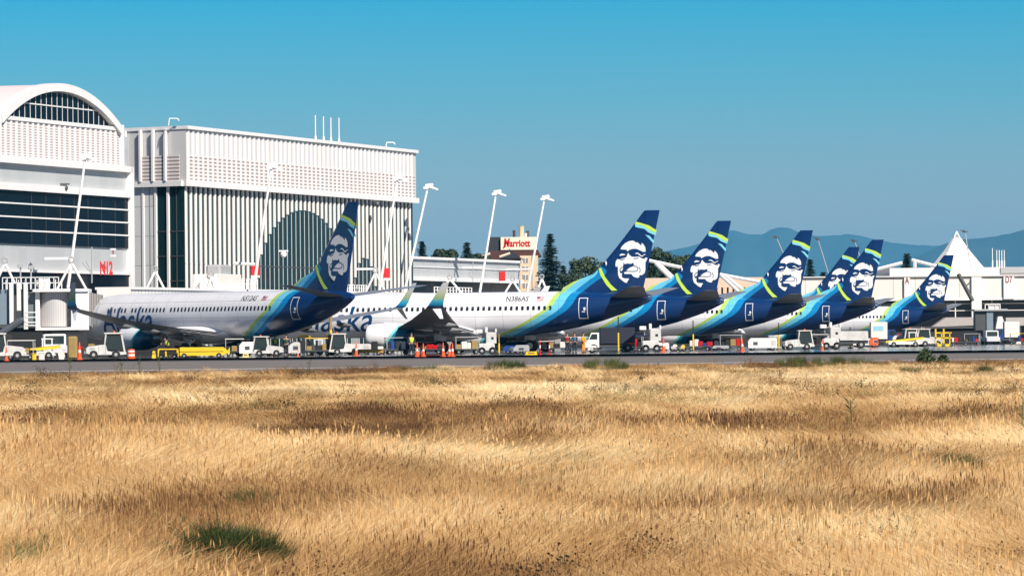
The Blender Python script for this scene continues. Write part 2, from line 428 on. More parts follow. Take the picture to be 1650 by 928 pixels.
        g = MB().tube((20.0, gy, .56), (19.9, gy*.98, 2.0), .13, 10).tube((20.0, gy-.5, .56), (20.0, gy+.5, .56), .08, 8).tube((20.0, gy, 1.0), (20.6, gy*.7, 1.9), .06, 8)
        g = g.build('main_gear', WHITE, root, smooth=True)
        for k in (-.42, .42):
            MB().lathe([(-.18,.38),(-.2,.5),(-.14,.57),(.14,.57),(.2,.5),(.18,.38),(.18,.05)], 'y', (20.0, gy+k, .57), 20).build('wheel', BLACK, g, smooth=True)
            MB().lathe([(-.205,.02),(-.21,.32),(.21,.32),(.205,.02)], 'y', (20.0, gy+k, .57), 16).build('wheel_hub', CREAM, g, smooth=True)
        MB().box(19.4, 20.5, gy+sg*.12, gy+sg*.16, 1.15, 1.75).build('gear_door', AWHITE, g)
    g = MB().tube((5.0, 0, .35), (5.0, 0, 1.9), .09).tube((5.0, -.25, .35), (5.0, .25, .35), .05).tube((5.0, 0, .8), (5.9, 0, 1.8), .05).build('nose_gear', WHITE, root, smooth=True)
    for k in (-.22, .22):
        MB().lathe([(-.09,.2),(-.1,.3),(-.07,.35),(.07,.35),(.1,.3),(.09,.2)], 'y', (5.0, k, .35), 18).build('wheel', BLACK, g, smooth=True)
    # cabin windows (left side), each its own part
    skip = {8, 20, 21}
    for k in range(46):
        if k in (6, 17): continue
        x = 6.9 + .508*k
        mb = MB(); w, h, r = .125, .19, .07; ring = []
        for cx, cz, a0 in ((w-r, h-r, 0), (-(w-r), h-r, 90), (-(w-r), -(h-r), 180), (w-r, -(h-r), 270)):
            for a in (0, 45, 90): ring.append((x+cx+r*math.cos(R(a0+a)), 3.98+cz+r*math.sin(R(a0+a))))
        mb.add([(p[0], -side_y(p[0], p[1])-.006, p[1]) for p in ring], [tuple(range(12))])
        mb.build('cabin_window', GLASSW, root, fix=False)
    # doors: outlines
    for x0, x1, z0, z1, m in ((32.3, 33.1, 3.0, 4.85, FACEW), (4.2, 5.05, 2.75, 4.6, GREY)):
        mb = MB(); w = .05
        def quad(a, b, c, d):
            nn = 8
            for k in range(nn):
                za, zb = c+(d-c)*k/nn, c+(d-c)*(k+1)/nn
                mb.add([(a, -side_y(a, za)-.01, za), (b, -side_y(b, za)-.01, za), (b, -side_y(b, zb)-.01, zb), (a, -side_y(a, zb)-.01, zb)], [(0,1,2,3)])
        quad(x0, x0+w, z0, z1); quad(x1-w, x1, z0, z1); quad(x0+w, x1-w, z0, z0+w); quad(x0+w, x1-w, z1-w, z1)
        dr = mb.build('door', m, root, fix=False); mb = MB()
        quad(x0+.45, x0+.62, z0+.75, z0+1.0); mb.build('door_window', m, dr, fix=False); mb = MB(); quad(x0+.3, x0+.58, z0+.58, z0+.66); mb.build('door_handle', m, dr, fix=False)
    # airline name, wrapped on the fuselage side
    vs, fs = text_tris('Alaska', 3.2, shear=.33, bold=.022, sx=.90, space=1.0)
    x0 = min(v[0] for v in vs); x1 = max(v[0] for v in vs)
    wrap_text(vs, fs, 13.35-(x1-x0)-x0, 2.08, 'airline_name', mat('name blue', (.003,.05,.17), .3), root)
    return root
def wrap_text(vs, fs, dx, dz, name, m, root):
    bm = bmesh.new(); bv = [bm.verts.new((v[0]+dx, 0, v[1]+dz)) for v in vs]
    for f in fs:
        try: bm.faces.new([bv[i] for i in f])
        except ValueError: pass
    z = min(v.co.z for v in bv); z1 = max(v.co.z for v in bv)
    while z < z1:
        z += .14
        bmesh.ops.bisect_plane(bm, geom=bm.verts[:]+bm.edges[:]+bm.faces[:], plane_co=(0,0,z), plane_no=(0,0,1))
    for v in bm.verts: v.co.y = -side_y(v.co.x, v.co.z)-.012
    me = bpy.data.meshes.new(name); bm.to_mesh(me); bm.free(); me.materials.append(m)
    o = bpy.data.objects.new(name, me); COL.objects.link(o); o.parent = root
    return o
def fin_t(z): return .34 - (z-5.2)*.024
GLASSW = mat('cabin glass', (.015,.02,.03), .15)
SMALLT = mat('small lettering', (.03,.035,.05), .5)

plane = make_plane()
def place(root, px, py, d, sin_h):
    """put the fin's trailing tip at a picture point; the nose points away to the left"""
    T = P(px, py, d); c = math.sqrt(1-sin_h*sin_h)
    root.location = (T.x - 39.4*c, T.y + 39.4*sin_h, 0)
    root.rotation_euler = (0, 0, -math.asin(sin_h))
spots = [(577.5, 325, 405, .762, 'airliner nearest the left, nose at the jet bridge, tail before the finned glass hall'),
         (1063, 338.5, 440, .25, 'airliner whose whole white side, name and engine show, behind the safety cones'),
         (1178, 356.5, 482, .25, 'third airliner from the left, tail just right of the trees, only its rear showing'),
         (1310, 371, 528, .25, 'fourth airliner, tail standing against the blue hills, white tug before its rear'),
         (1424, 386, 582, .25, 'airliner with its tail in front of another blue tail that peeks out behind'),
         (1385, 397, 628, .25, 'airliner mostly hidden, only its blue tail peeking out behind a nearer tail'),
         (1537, 411, 697, .25, 'farthest airliner on the right, its tail before the white tent peak')]
planes = []
for i, s in enumerate(spots):
    o = plane if i == 0 else copy_tree(plane)
    o['label'] = s[4]; place(o, *s[:4]); planes.append(o)
def reg(root, txt, x):
    vs, fs = text_tris(txt, .62, bold=.01)
    wrap_text(vs, fs, x, 4.62, 'registration_number', SMALLT, root)
    mb = MB()
    for k in range(4): mb.add([(x+2.85, -side_y(x+2.9, 4.62+k*.1)-.012, 4.64+k*.1), (x+3.5, -side_y(x+3.5, 4.62+k*.1)-.012, 4.64+k*.1), (x+3.5, -side_y(x+3.5, 4.66+k*.1)-.012, 4.672+k*.1), (x+2.85, -side_y(x+2.9, 4.66+k*.1)-.012, 4.672+k*.1)], [(0,1,2,3)], 0)
    mb.add([(x+2.85, -side_y(x+2.9, 4.84)-.016, 4.84), (x+3.12, -side_y(x+3.1, 4.84)-.016, 4.84), (x+3.12, -side_y(x+3.1, 5.0)-.016, 5.0), (x+2.85, -side_y(x+2.9, 5.0)-.016, 5.0)], [(0,1,2,3)], 1)
    mb.build('flag', [RED, BLUE], root, fix=False)
reg(planes[0], 'N512AS', 25.4); reg(planes[1], 'N386AS', 25.6)
# ================================================================ TERMINAL BUILDINGS
C1 = P(296, 203, 520); C2 = P(664, 243, 592)
ANG = math.atan2(C2.y-C1.y, C2.x-C1.x)
FA = Facade(C1, ANG); LEN = math.hypot(C2.x-C1.x, C2.y-C1.y)
def loc2(fac, w):      # world xy -> facade local
    d = Vector((w[0]-fac.A.x, w[1]-fac.A.y)); n = Vector((-fac.t.y, fac.t.x))
    return d.dot(fac.t), d.dot(n)
C0 = P(199, 206.5, 525); c0 = loc2(FA, C0)
zt = FA.uz(296, 203)[1]
z_l1, z_l0, z_s1, z_s0 = FA.uz(298, 250)[1], FA.uz(298, 291)[1], FA.uz(298, 291)[1], FA.uz(298, 300)[1]
PANEL = panel_mat('pale panel cladding', (.46,.47,.48), 1.9, 2.6, line=(.42,.43,.45), lw=.05, rough=.35)
LOUV = rib_mat('louvre slats', (.72,.69,.68), (.30,.22,.20), .38, .42)
hall = empty('terminal_hall', (C1.x, C1.y, 0), ANG, 'tall white terminal hall with closely spaced vertical fins over dark glass', 'building')
ext = (c0[0]*6, c0[1]*6)
foot = [(0,0),(LEN,0),(LEN,45),(ext[0],ext[1])]
MB().prism([(.0,.0),(LEN,0),(LEN,45),(ext[0],ext[1])], 0, z_s0, 'z').build('glass_wall', GLASS, hall)
MB().prism([(-.3,-.35),(LEN+.3,-.35),(LEN+.3,45),(ext[0]-.6,ext[1])], z_s0, zt-.35, 'z').build('upper_wall', mat('hall grey cladding', (.58,.57,.57), .45, var=.14, scale=1.5, streak=.1), hall)
MB().prism([(-.5,-.65),(LEN+.5,-.65),(LEN+.5,45.3),(ext[0]-.9,ext[1])], zt-.35, zt, 'z').build('roof_edge', WHITE, hall)
m = MB(); m.box(-.3, LEN+.32, -.75, -.35, z_s0-.02, z_s1); m.build('cornice', WHITE, hall)
m = MB(); m.box(.3, LEN-.3, -.42, -.3, z_l0, z_l1); m.build('louvre_panel', LOUV, hall)
# fins
ua, ub = FA.uz(408, 468)[0], FA.uz(566, 468)[0]; apex = FA.uz(487, 339)[1]; base = 5.0
u3, u4 = FA.uz(568, 468)[0], FA.uz(606, 468)[0]; apex2 = FA.uz(588, 415)[1]; uc2, ha2 = (u3+u4)/2, (u4-u3)/2
uc, ha = (ua+ub)/2, (ub-ua)/2
nf = 52; st = (LEN-1.6)/nf
m3 = MB(); FINW = mat('fin paint', (.84,.82,.80), .5, var=.10, streak=.15)
for k in range(nf+1):
    u = .25 + k*st
    q = 1-((u-uc)/ha)**2
    za = base + (apex-base)*math.sqrt(q) if q > 0 else 0
    q = 1-((u-uc2)/ha2)**2
    if q > 0: za = base + (apex2-base)*math.sqrt(q)
    MB().box(u-.15, u+.15, -.18, .05, max(za, .2), z_s0).build('fin', FINW, hall)
    if za: m3.box(u-.045, u+.045, -.03, .02, .2, za)
    MB().box(u-.2, u+.2, -.47, -.35, z_s1, zt-.36).build('upper_fin', WHITE, hall)
m3.build('mullions', CREAM, hall)
m = MB(); z = FA.uz(298, 425)[1]
m.box(.1, LEN-.1, -.035, .02, z-.06, z+.06).build('transom', DGREY, hall)
# side face toward the camera's left: frame local to that face
sd = Vector(c0); sl = sd.length; sdir = sd.normalized()
sang = math.atan2(sdir.y, sdir.x)
FS = Facade((C1.x, C1.y), ANG+sang)
def rot_local(mb, ang, org=(0,0)):
    c, s = math.cos(ang), math.sin(ang)
    mb.v = [(org[0]+x*c-y*s, org[1]+x*s+y*c, z) for x, y, z in mb.v]; return mb
cols = [FS.uz(px, 350)[0] for px in (232, 252, 272, 296)]      # +y local of this frame points inside->outside sign below
OUT = 1.0
ux = [FS.uz(px, 350)[0] for px in (297, 272, 252, 232, 207)]
m = MB()
m.box(ux[2]+.2, 60, .0, .10, 0, z_s0)
rot_local(m, sang).build('side_panel', panel_mat('side panel cladding', (.70,.70,.70), 1.45, 3.1, line=(.30,.30,.32), lw=.06), hall)
m = MB()
for u in ux[1:]: m.box(u-.14, u+.14, .0, .2, 0, z_s0).box(u-.14, u+.14, .3, .62, z_s1, zt-.36)
m.box(0, 60, .12, .5, z_s0, z_s1)
rot_local(m, sang).build('side_column', WHITE, hall)
m = MB(); m.box(.3, ux[1]-.2, .37, .43, z_l0, z_l1).box(ux[1]+.2, ux[2]-.2, .37, .43, z_l0, z_l1).box(ux[2]+.2, ux[3]-.2, .37, .43, z_l0, z_l1)
rot_local(m, sang).build('side_louvre', LOUV, hall)
m = MB()
for zz in (5, 7.6, 10.2, 12.8): m.box(.1, ux[2], .0, .06, zz, zz+.12)
m.box((ux[1]+0)/2-.05, (ux[1]+0)/2+.05, 0, .07, 0, z_s0)
rot_local(m, sang).build('side_mullions', DGREY, hall)

# barrel vaulted terminal
A = P(211, 300, 505); VA = Facade(A, ANG)
va = empty('vaulted_terminal', (A.x, A.y, 0), ANG, 'terminal with a white arched gable window above louvres and wide dark glazing', 'building')
uL = VA.uz(-2, 250)[0]; uR = VA.uz(194, 250)[0]
zz = lambda px, py: VA.uz(px, py)[1]
z_ch = zz(190, 206); z_lb = zz(190, 268); z_w1 = zz(205, 318); z_w0 = zz(205, 400); z_p0 = zz(205, 443)
cu, hw = (uL+uR)/2, (uR-uL)/2
rise = zz(88, 134) - z_ch
rad = (hw*hw+rise*rise)/(2*rise); zc_ = z_ch + rise - rad; amax = math.asin(hw/rad)
def arc(r, n=28, a=None):
    a = a or amax
    return [(cu + r*math.sin(-a+2*a*k/n), zc_ + r*math.cos(-a+2*a*k/n)) for k in range(n+1)]
MB().box(-70, -.1, .3, 44, 0, z_ch-.8).build('body', PANEL, va)
MB().prism(arc(rad-.12) + [(uR-.2, z_lb), (uL+.2, z_lb)], .25, 44, 'y').build('vault_roof', mat('vault roof', (.74,.64,.64), .5, var=.05), va)
m = MB(); o_, i_ = arc(rad), arc(rad-.78, a=amax)
rings = [[(p[0], -.35, p[1]), (p[0], .6, p[1]), (q[0], .6, q[1]), (q[0], -.35, q[1])] for p, q in zip(o_, i_)]
m.loft(rings).build('arch_rim', WHITE, va)
gl = [p for p in arc(rad-.9)]
gl = [(uL+.8, z_ch-.2)] + [p for p in gl if p[1] > z_ch-.2] + [(uR-.8, z_ch-.2)]
gw = MB().prism(gl, .15, .24, 'y').build('arched_window', GLASSB, va)
m = MB(); n = 23
for k in range(1, n):
    u = uL + (uR-uL)*k/n; q = (rad-.9)**2-(u-cu)**2
    zt_ = zc_ + math.sqrt(q)
    if zt_ > z_ch: m.box(u-.035, u+.035, .12, .16, z_ch-.2, zt_)
zm = z_ch + (rise-.9)*.52; um = math.sqrt((rad-.9)**2-(zm-zc_)**2)
m.box(cu-um, cu+um, .08, .16, zm-.06, zm+.06); m.build('mullions', WHITE, gw)
MB().box(uL+.3, uR+.0, .0, .3, z_lb, z_ch-.3).build('louvre_panel', rib_mat('fine louvre slats', (.74,.70,.70), (.38,.30,.29), .26, .45), va)
m = MB()
for k in range(n+1):
    u = uL + .3 + (uR-uL-.3)*k/n; m.box(u-.2, u+.2, -.08, .02, z_lb, z_ch-.3)
m.box(uL-.2, uR+.25, -.15, .26, z_ch-.32, z_ch+.05).box(uR, uR+.6, -.2, .28, z_lb, z_ch+.3).box(uL-.8, uL+.3, -.2, .28, z_lb, z_ch+.3)
m.build('louvre_frame', WHITE, va)
m = MB(); m.box(-70, 0, -.25, .28, z_lb-.55, z_lb+.05).box(-70, 0, -.22, .29, z_w1-.05, z_w1+.65).box(-.55, .25, -.25, .45, 0, z_lb)
m.build('cornice', WHITE, va)
MB().box(-70, -.4, .12, .31, z_w0, z_w1).build('window_band', GLASSB, va)
m = MB()
for k in range(1, 4): zq = z_w0 + (z_w1-z_w0)*k/4; m.box(-70, -.55, .0, .13, zq-.07, zq+.07)
m.build('window_rails', WHITE, va)
m = MB()
for k in range(1, 8): m.box(-.5-k*3.6-.03, -.5-k*3.6+.03, .10, .135, z_w0, z_w1)
m.build('window_posts', DGREY, va)
MB().box(-70, -.4, .1, .31, zz(205, 462)-1, z_p0).build('lower_window_band', GLASSB, va)
MB().box(-70, -.4, -.12, .29, z_p0, z_p0+.25).build('sill', WHITE, va)
MB().box(-70, 0, -.3, .29, 0, zz(205, 466)-.9).build('base_wall', DGREY, va)

# low concourse running on to the right
co = empty('low_concourse', (C2.x, C2.y, 0), ANG, 'low pale grey concourse wing running right from the finned hall', 'building')
FC = Facade(C2, ANG); uE = FC.uz(843, 420)[0]
z1, z0_, zb = FC.uz(670, 413)[1], FC.uz(670, 446)[1], FC.uz(670, 452)[1]
MB().box(.4, uE, .4, 30, z0_, z1-.3).build('upper_wall', PANEL, co)
m = MB(); m.box(.4, uE+.3, .1, 30.3, z1-.3, z1).box(.4, uE+.2, .05, .45, zb, z0_+.05).box(.4, uE+.15, .28, .41, (z1+z0_)/2-.05, (z1+z0_)/2+.05); m.build('cornice', WHITE, co)
MB().box(.4, uE, .7, 30, 0, zb).build('lower_wall', GLASSB, co)
m = MB()
for k in range(1, 9): m.box(k*uE/9-.05, k*uE/9+.05, .38, .41, zb, z1-.3)
m.build('wall_ribs', GREY, co)

# elevated white walkway along the foot of the hall
fw_ = empty('fixed_walkway', (C1.x, C1.y, 0), ANG, 'long white fixed walkway along the foot of the finned hall, behind the airliners', 'walkway')
zw = FA.uz(296, 472)[1]
MB().box(-38, LEN+40, -9, -5.5, zw-2.9, zw).build('body', panel_mat('ribbed white wall', (.80,.78,.76), .9, 9, line=(.45,.43,.42), lw=.14), fw_)
MB().box(-38, LEN+40, -9.15, -5.3, zw, zw+.25).build('roof_edge', WHITE, fw_)
for k in range(14): MB().box(-36+k*11, -35.4+k*11, -8.6, -8, 0, zw-2.9).build('pillar', GREY, fw_)
def on_walk(px, back=0):
    """point on the walkway roof at the picture column px"""
    f = Facade((C1.x + math.sin(ANG)*7.2, C1.y - math.cos(ANG)*7.2), ANG)
    u, _ = f.uz(px, 470)
    return Vector((f.A.x+f.t.x*u, f.A.y+f.t.y*u, zw+.25))
def railing(px0, px1, h, label, n=8):
    a, b = on_walk(px0), on_walk(px1); d = b-a
    e = empty('railing', a, math.atan2(d.y, d.x), label, 'railing', 'railings on the walkway roof'); L_ = d.length
    m = MB()
    for k in range(n+1): m.box(L_*k/n-.035, L_*k/n+.035, -.05, .05, 0, h)
    m.build('posts', WHITE, e)
    m = MB(); m.box(0, L_, -.04, .04, h-.07, h).box(0, L_, -.04, .04, h*.5-.025, h*.5+.025); m.build('rails', WHITE, e)
railing(324, 345, 1.25, 'short white railing left of the rooftop cabinet above the shaded airliner')
railing(372, 415, 1.15, 'white railing right of the rooftop cabinet above the shaded airliner', 12)
railing(700, 760, .8, 'white railing above the middle airliner, left of the second sky mast', 12)
railing(560, 590, .8, 'white railing directly right of the shaded tail fin', 8)
p = on_walk(358)
e = empty('rooftop_cabinet', p, ANG, 'white cabinet unit with a grey cowl on the walkway roof', 'rooftop unit')
MB().bbox(-5, 2.2, -1.3, 1.3, -.1, 1.5, .06).build('body', CREAM, e); MB().bbox(-2.6, .6, -.8, .8, 1.5, 2.5, .2).build('cowl', GREY, e)

# ---- gate signs, masts, frames
def text_sign(px, py, d, txt, w, h, label, group, red=True):
    p = P(px, py, d)
    e = empty('gate_sign', p, R(18) if red else R(60), label, 'gate sign', group)
    if red:
        MB().bbox(-w/2, w/2, -.12, .12, -h/2, h/2, .03).build('panel', RED, e)
        MB().box(-w/2, w/2, -.09, .09, -h/2-.25, -h/2).build('lamp_bar', CREAM, e)
        if txt:
            m = MB(); add_text(m, txt, h*.8, (0, -.125, -h*.28), (1,0,0), (0,0,1), center=True, bold=.02, sx=.75); m.build('lettering', CREAM, e, fix=False)
    else:
        MB().bbox(-w/2, w/2, -.12, .12, h*.32, h*.5, .02).build('top_bar', WHITE, e)
        MB().bbox(-w/2, w/2, -.12, .12, -h*.5, -h*.32, .02).build('bottom_bar', WHITE, e)
        MB().box(-.04, .04, .0, .05, -h*.32, h*.32).build('spine', GREY, e)
        m = MB(); add_text(m, txt, h*.75, (0, -.04, -h*.27), (1,0,0), (0,0,1), center=True, bold=.02, sx=.8); m.build('lettering', RED, e, fix=False)
    return e
GS = 'red gate number signs'
# left-most gate number in loose red letters on the wall
p = P(171, 432, 492)
e = empty('gate_letters', p, R(20), 'large red gate lettering N12 on the grey panel wall', 'gate sign')
m = MB(); add_text(m, 'N12', 1.75, (0, -.1, -.6), (1,0,0), (0,0,1), center=True, bold=.09, sx=.42); m.build('lettering', RED, e, fix=False)
text_sign(411, 434, 520, None, .95, 1.25, 'red gate sign seen between the two arms in front of the arched dark glazing', GS)
text_sign(623, 440, 560, None, .75, 1.1, 'red gate sign beside the leaning mast near the right end of the finned hall', GS)
text_sign(809, 445, 590, None, .75, 1.1, 'red gate sign in front of the low grey concourse', GS)
text_sign(139, 406, 495, '11', .85, .8, 'small lamp bracket with red number 11 on the panel wall', None, red=False)
text_sign(182, 407, 497, '9', .75, .8, 'small lamp bracket with red number 9 on the panel wall, near its right edge', None, red=False)

def mast(px0, py0, px1, py1, d, label, arm=True, dark=False, r=.15):
    a, b = P(px0, py0, d), P(px1, py1, d)
    g = Vector((a.x, a.y, 0)); ext = (b-a)
    if a.z > .5:      # carry the pole down to the ground along its own lean
        k = a.z/ext.z; g = a - ext*k
    e = empty('light_mast', (g.x, g.y, 0), 0, label, 'light mast', 'tall leaning floodlight masts')
    q = Vector((b.x-g.x, b.y-g.y, b.z))
    mt = DGREY if dark else WHITE
    MB().tube((0,0,0), q, r*1.25, 10, r*.75).build('pole', GREY if dark else WHITE, e, smooth=True)
    m = MB(); s = -1 if dark else 1
    if dark:
        MB().bbox(q.x-.4, q.x+.4, q.y-.2, q.y+.2, q.z-.05, q.z+.1, .03).prism([(q.x-.9, q.z+.3), (q.x-.1, q.z), (q.x+.1, q.z+.3)], q.y-.3, q.y+.3, 'y').build('lamp_head', mt, e); return e
    m.bbox(q.x-.5, q.x+.55, q.y-.25, q.y+.25, q.z-.05, q.z+.22, .04)
    m.build('lamp_head', mt, e)
    m = MB()
    m.prism([(q.x+.2*s, q.z+.1), (q.x+1.25*s, q.z-.22), (q.x+1.25*s, q.z-.05), (q.x+.3*s, q.z+.36)], q.y-.45, q.y+.1, 'y')
    m.prism([(q.x-.2*s, q.z+.2), (q.x+.7*s, q.z+.35), (q.x+.6*s, q.z+.62), (q.x-.3*s, q.z+.5)], q.y-.1, q.y+.4, 'y'); m.build('floodlight', mt, e)
    return e
mast(112, 445, 137, 257, 470, 'tall leaning white mast in front of the vaulted terminal, touching its dark glazing')
mast(411, 450, 437, 272, 510, 'tall leaning white mast in front of the finned hall, left of its dark arch')
mast(613, 458, 640, 290, 556, 'tall leaning white mast in front of the right part of the finned hall')
mast(667, 402, 689, 304, 585, 'leaning white mast with its lamps against the sky beside the corner of the finned hall')
mast(774, 465, 799, 314, 600, 'leaning white mast with its lamps against the sky, left of the hotel')
mast(857, 430, 877, 322, 630, 'leaning white mast rising in front of the hotel sign')
mast(1262, 408, 1251, 383, 800, 'thin mast with dark lamp just left of the fourth tail, before the hills', dark=True, r=.1)
mast(1333, 435, 1318, 386, 800, 'thin mast with dark lamp between two blue tails, before the hills', dark=True, r=.1)
mast(1385, 412, 1377, 389, 800, 'thin mast with dark lamp above the partly hidden tail', dark=True, r=.1)
mast(1567, 450, 1555, 374, 760, 'thin mast with dark lamps beside the white tent peak', dark=True, r=.1)

def a_frame(px, py, h, w, d, label, arm=0):
    p = P(px, py, d)
    e = empty('guide_frame', (p.x, p.y, p.z), 0, label, 'guidance frame', 'white A-frames at the gates')
    sc = d/F
    for s in (-1, 1): MB().tube((0,0,0), (s*w*sc, 0, -h*sc), .12, 8).build('leg', WHITE, e)
    m = MB(); rr = []
    for k in range(13):
        t = 2*math.pi*k/12; rr.append([(math.cos(t)*(.26+.07*math.cos(2*math.pi*i/6)), .07*math.sin(2*math.pi*i/6)-.1, .25+math.sin(t)*(.26+.07*math.cos(2*math.pi*i/6))) for i in range(6)])
    m.loft(rr, cap=False).build('ring', GREY, e)
    if arm: MB().box(-arm*sc, 0, -.1, .1, .28, .5).build('arm', WHITE, e)
for px, py, h, w, d, arm, lb in ((8,424,32,15,470,0,'leftmost of the white A-frames, cut by the photo edge side, before the panel wall'), (115,423,46,25,468,43,'white A-frame over the large jet bridge, beside the tall mast'),
        (250,437,36,18,500,0,'white A-frame before the corner glazing of the finned hall'), (341,444,30,8,505,0,'small white A-frame next to the rooftop cabinet'),
        (605,439,34,17,548,33,'white A-frame right of the shaded tail fin'), (725,450,26,22,585,0,'white A-frame behind the winglets of the middle airliner'),
        (826,452,24,15,600,0,'white A-frame left of the hotel wall'), (873,449,26,10,620,0,'white A-frame at the foot of the tall conifer')):
    a_frame(px, py, h, w, d, lb, arm)
def beam(name, pts, d, w, label, cat, group=None, m=None):
    p0 = P(*pts[0], d); e = empty(name, (p0.x, p0.y, 0), 0, label, cat, group)
    for i in range(0, len(pts), 2):
        a, b = P(*pts[i], d), P(*pts[i+1], d)
        MB().tube((a.x-p0.x, 0, a.z), (b.x-p0.x, 0, b.z), w, 6).build('bar', m or WHITE, e)
    return e
beam('marker_stand', [(148,398),(148,456),(133,422),(147,440),(139,421),(147,437)], 478, .07, 'thin grey stay with splayed top on the panel wall, left of the tall mast', 'stay', None, GREY)
beam('marker_stand', [(762,422),(762,455),(756,437),(762,450)], 592, .06, 'thin grey stay on the low concourse wall', 'stay', None, GREY)
beam('boom_arm', [(376,424.5),(411,426)], 515, .18, 'white horizontal boom left of the mast before the dark arch', 'boom arm', 'white boom arms')
beam('boom_arm', [(745,432),(777,431.5)], 600, .18, 'white horizontal boom left of the mast beside the hotel', 'boom arm', 'white boom arms')
beam('boom_arm', [(815,434.5),(857,434)], 625, .15, 'white horizontal boom crossing before the hotel wall', 'boom arm', 'white boom arms')
# roof steel on the hall
def roof_bits():
    for px, y0, y1, lb in ((508,186,224,'leftmost of the four white rods on the hall roof'),(521,188,225,'second of the four white rods on the hall roof'),(533,190,226,'third of the four white rods on the hall roof'),(546,190,227,'rightmost of the four white rods on the hall roof')):
        u, _ = FA.uz(px, 224); w = Vector((FA.A.x+FA.t.x*u-FA.t.y*3, FA.A.y+FA.t.y*u+FA.t.x*3)); d = w.y
        a = P(px, y0, d); e = MB().tube((0,0,0), (0,0,a.z-zt), .06, 6).tube((0,0,0),(0,0,.5),.12,6).build('antenna', WHITE); e.location = (a.x, a.y, zt); tag(e, lb, 'antenna', 'rods on the hall roof')
    for px, py, lb in ((292,203,'bent white pipe on the roof corner nearest the vault'), (640,240,'bent white pipe near the right end of the hall roof')):
        u, _ = FA.uz(px, py); w = Vector((FA.A.x+FA.t.x*u-FA.t.y*1, FA.A.y+FA.t.y*u+FA.t.x*1))
        e = MB().tube((-.4,0,0), (-.3,0,.75), .06, 6).tube((-.3,0,.75), (.55,0,.75), .06, 6).tube((.55,0,.75), (.7,0,.5), .06, 6).build('vent_pipe', WHITE); e.location = (w.x, w.y, zt); tag(e, lb, 'vent pipe', 'bent pipes on the hall roof')
roof_bits()
# small fixtures on facades
for px, py, d, lb in ((104,303,488,'small dark round camera fixture under the pale cladding of the vaulted terminal'), (457,410,536,'small white fixture on the dark arch glazing'), (608,329,575,'small dark fixture on the fins near the right of the hall')):
    p = P(px, py, d); e = MB().sphere((0,0,0), .35, 6).box(-.5,.5,-.1,.1,.3,.45).box(-.08,.08,-.1,.6,-.1,.1).build('wall_fixture', DGREY if 'dark r' in lb or 'small dark' in lb else WHITE); e.location = p; tag(e, lb, 'wall fixture')

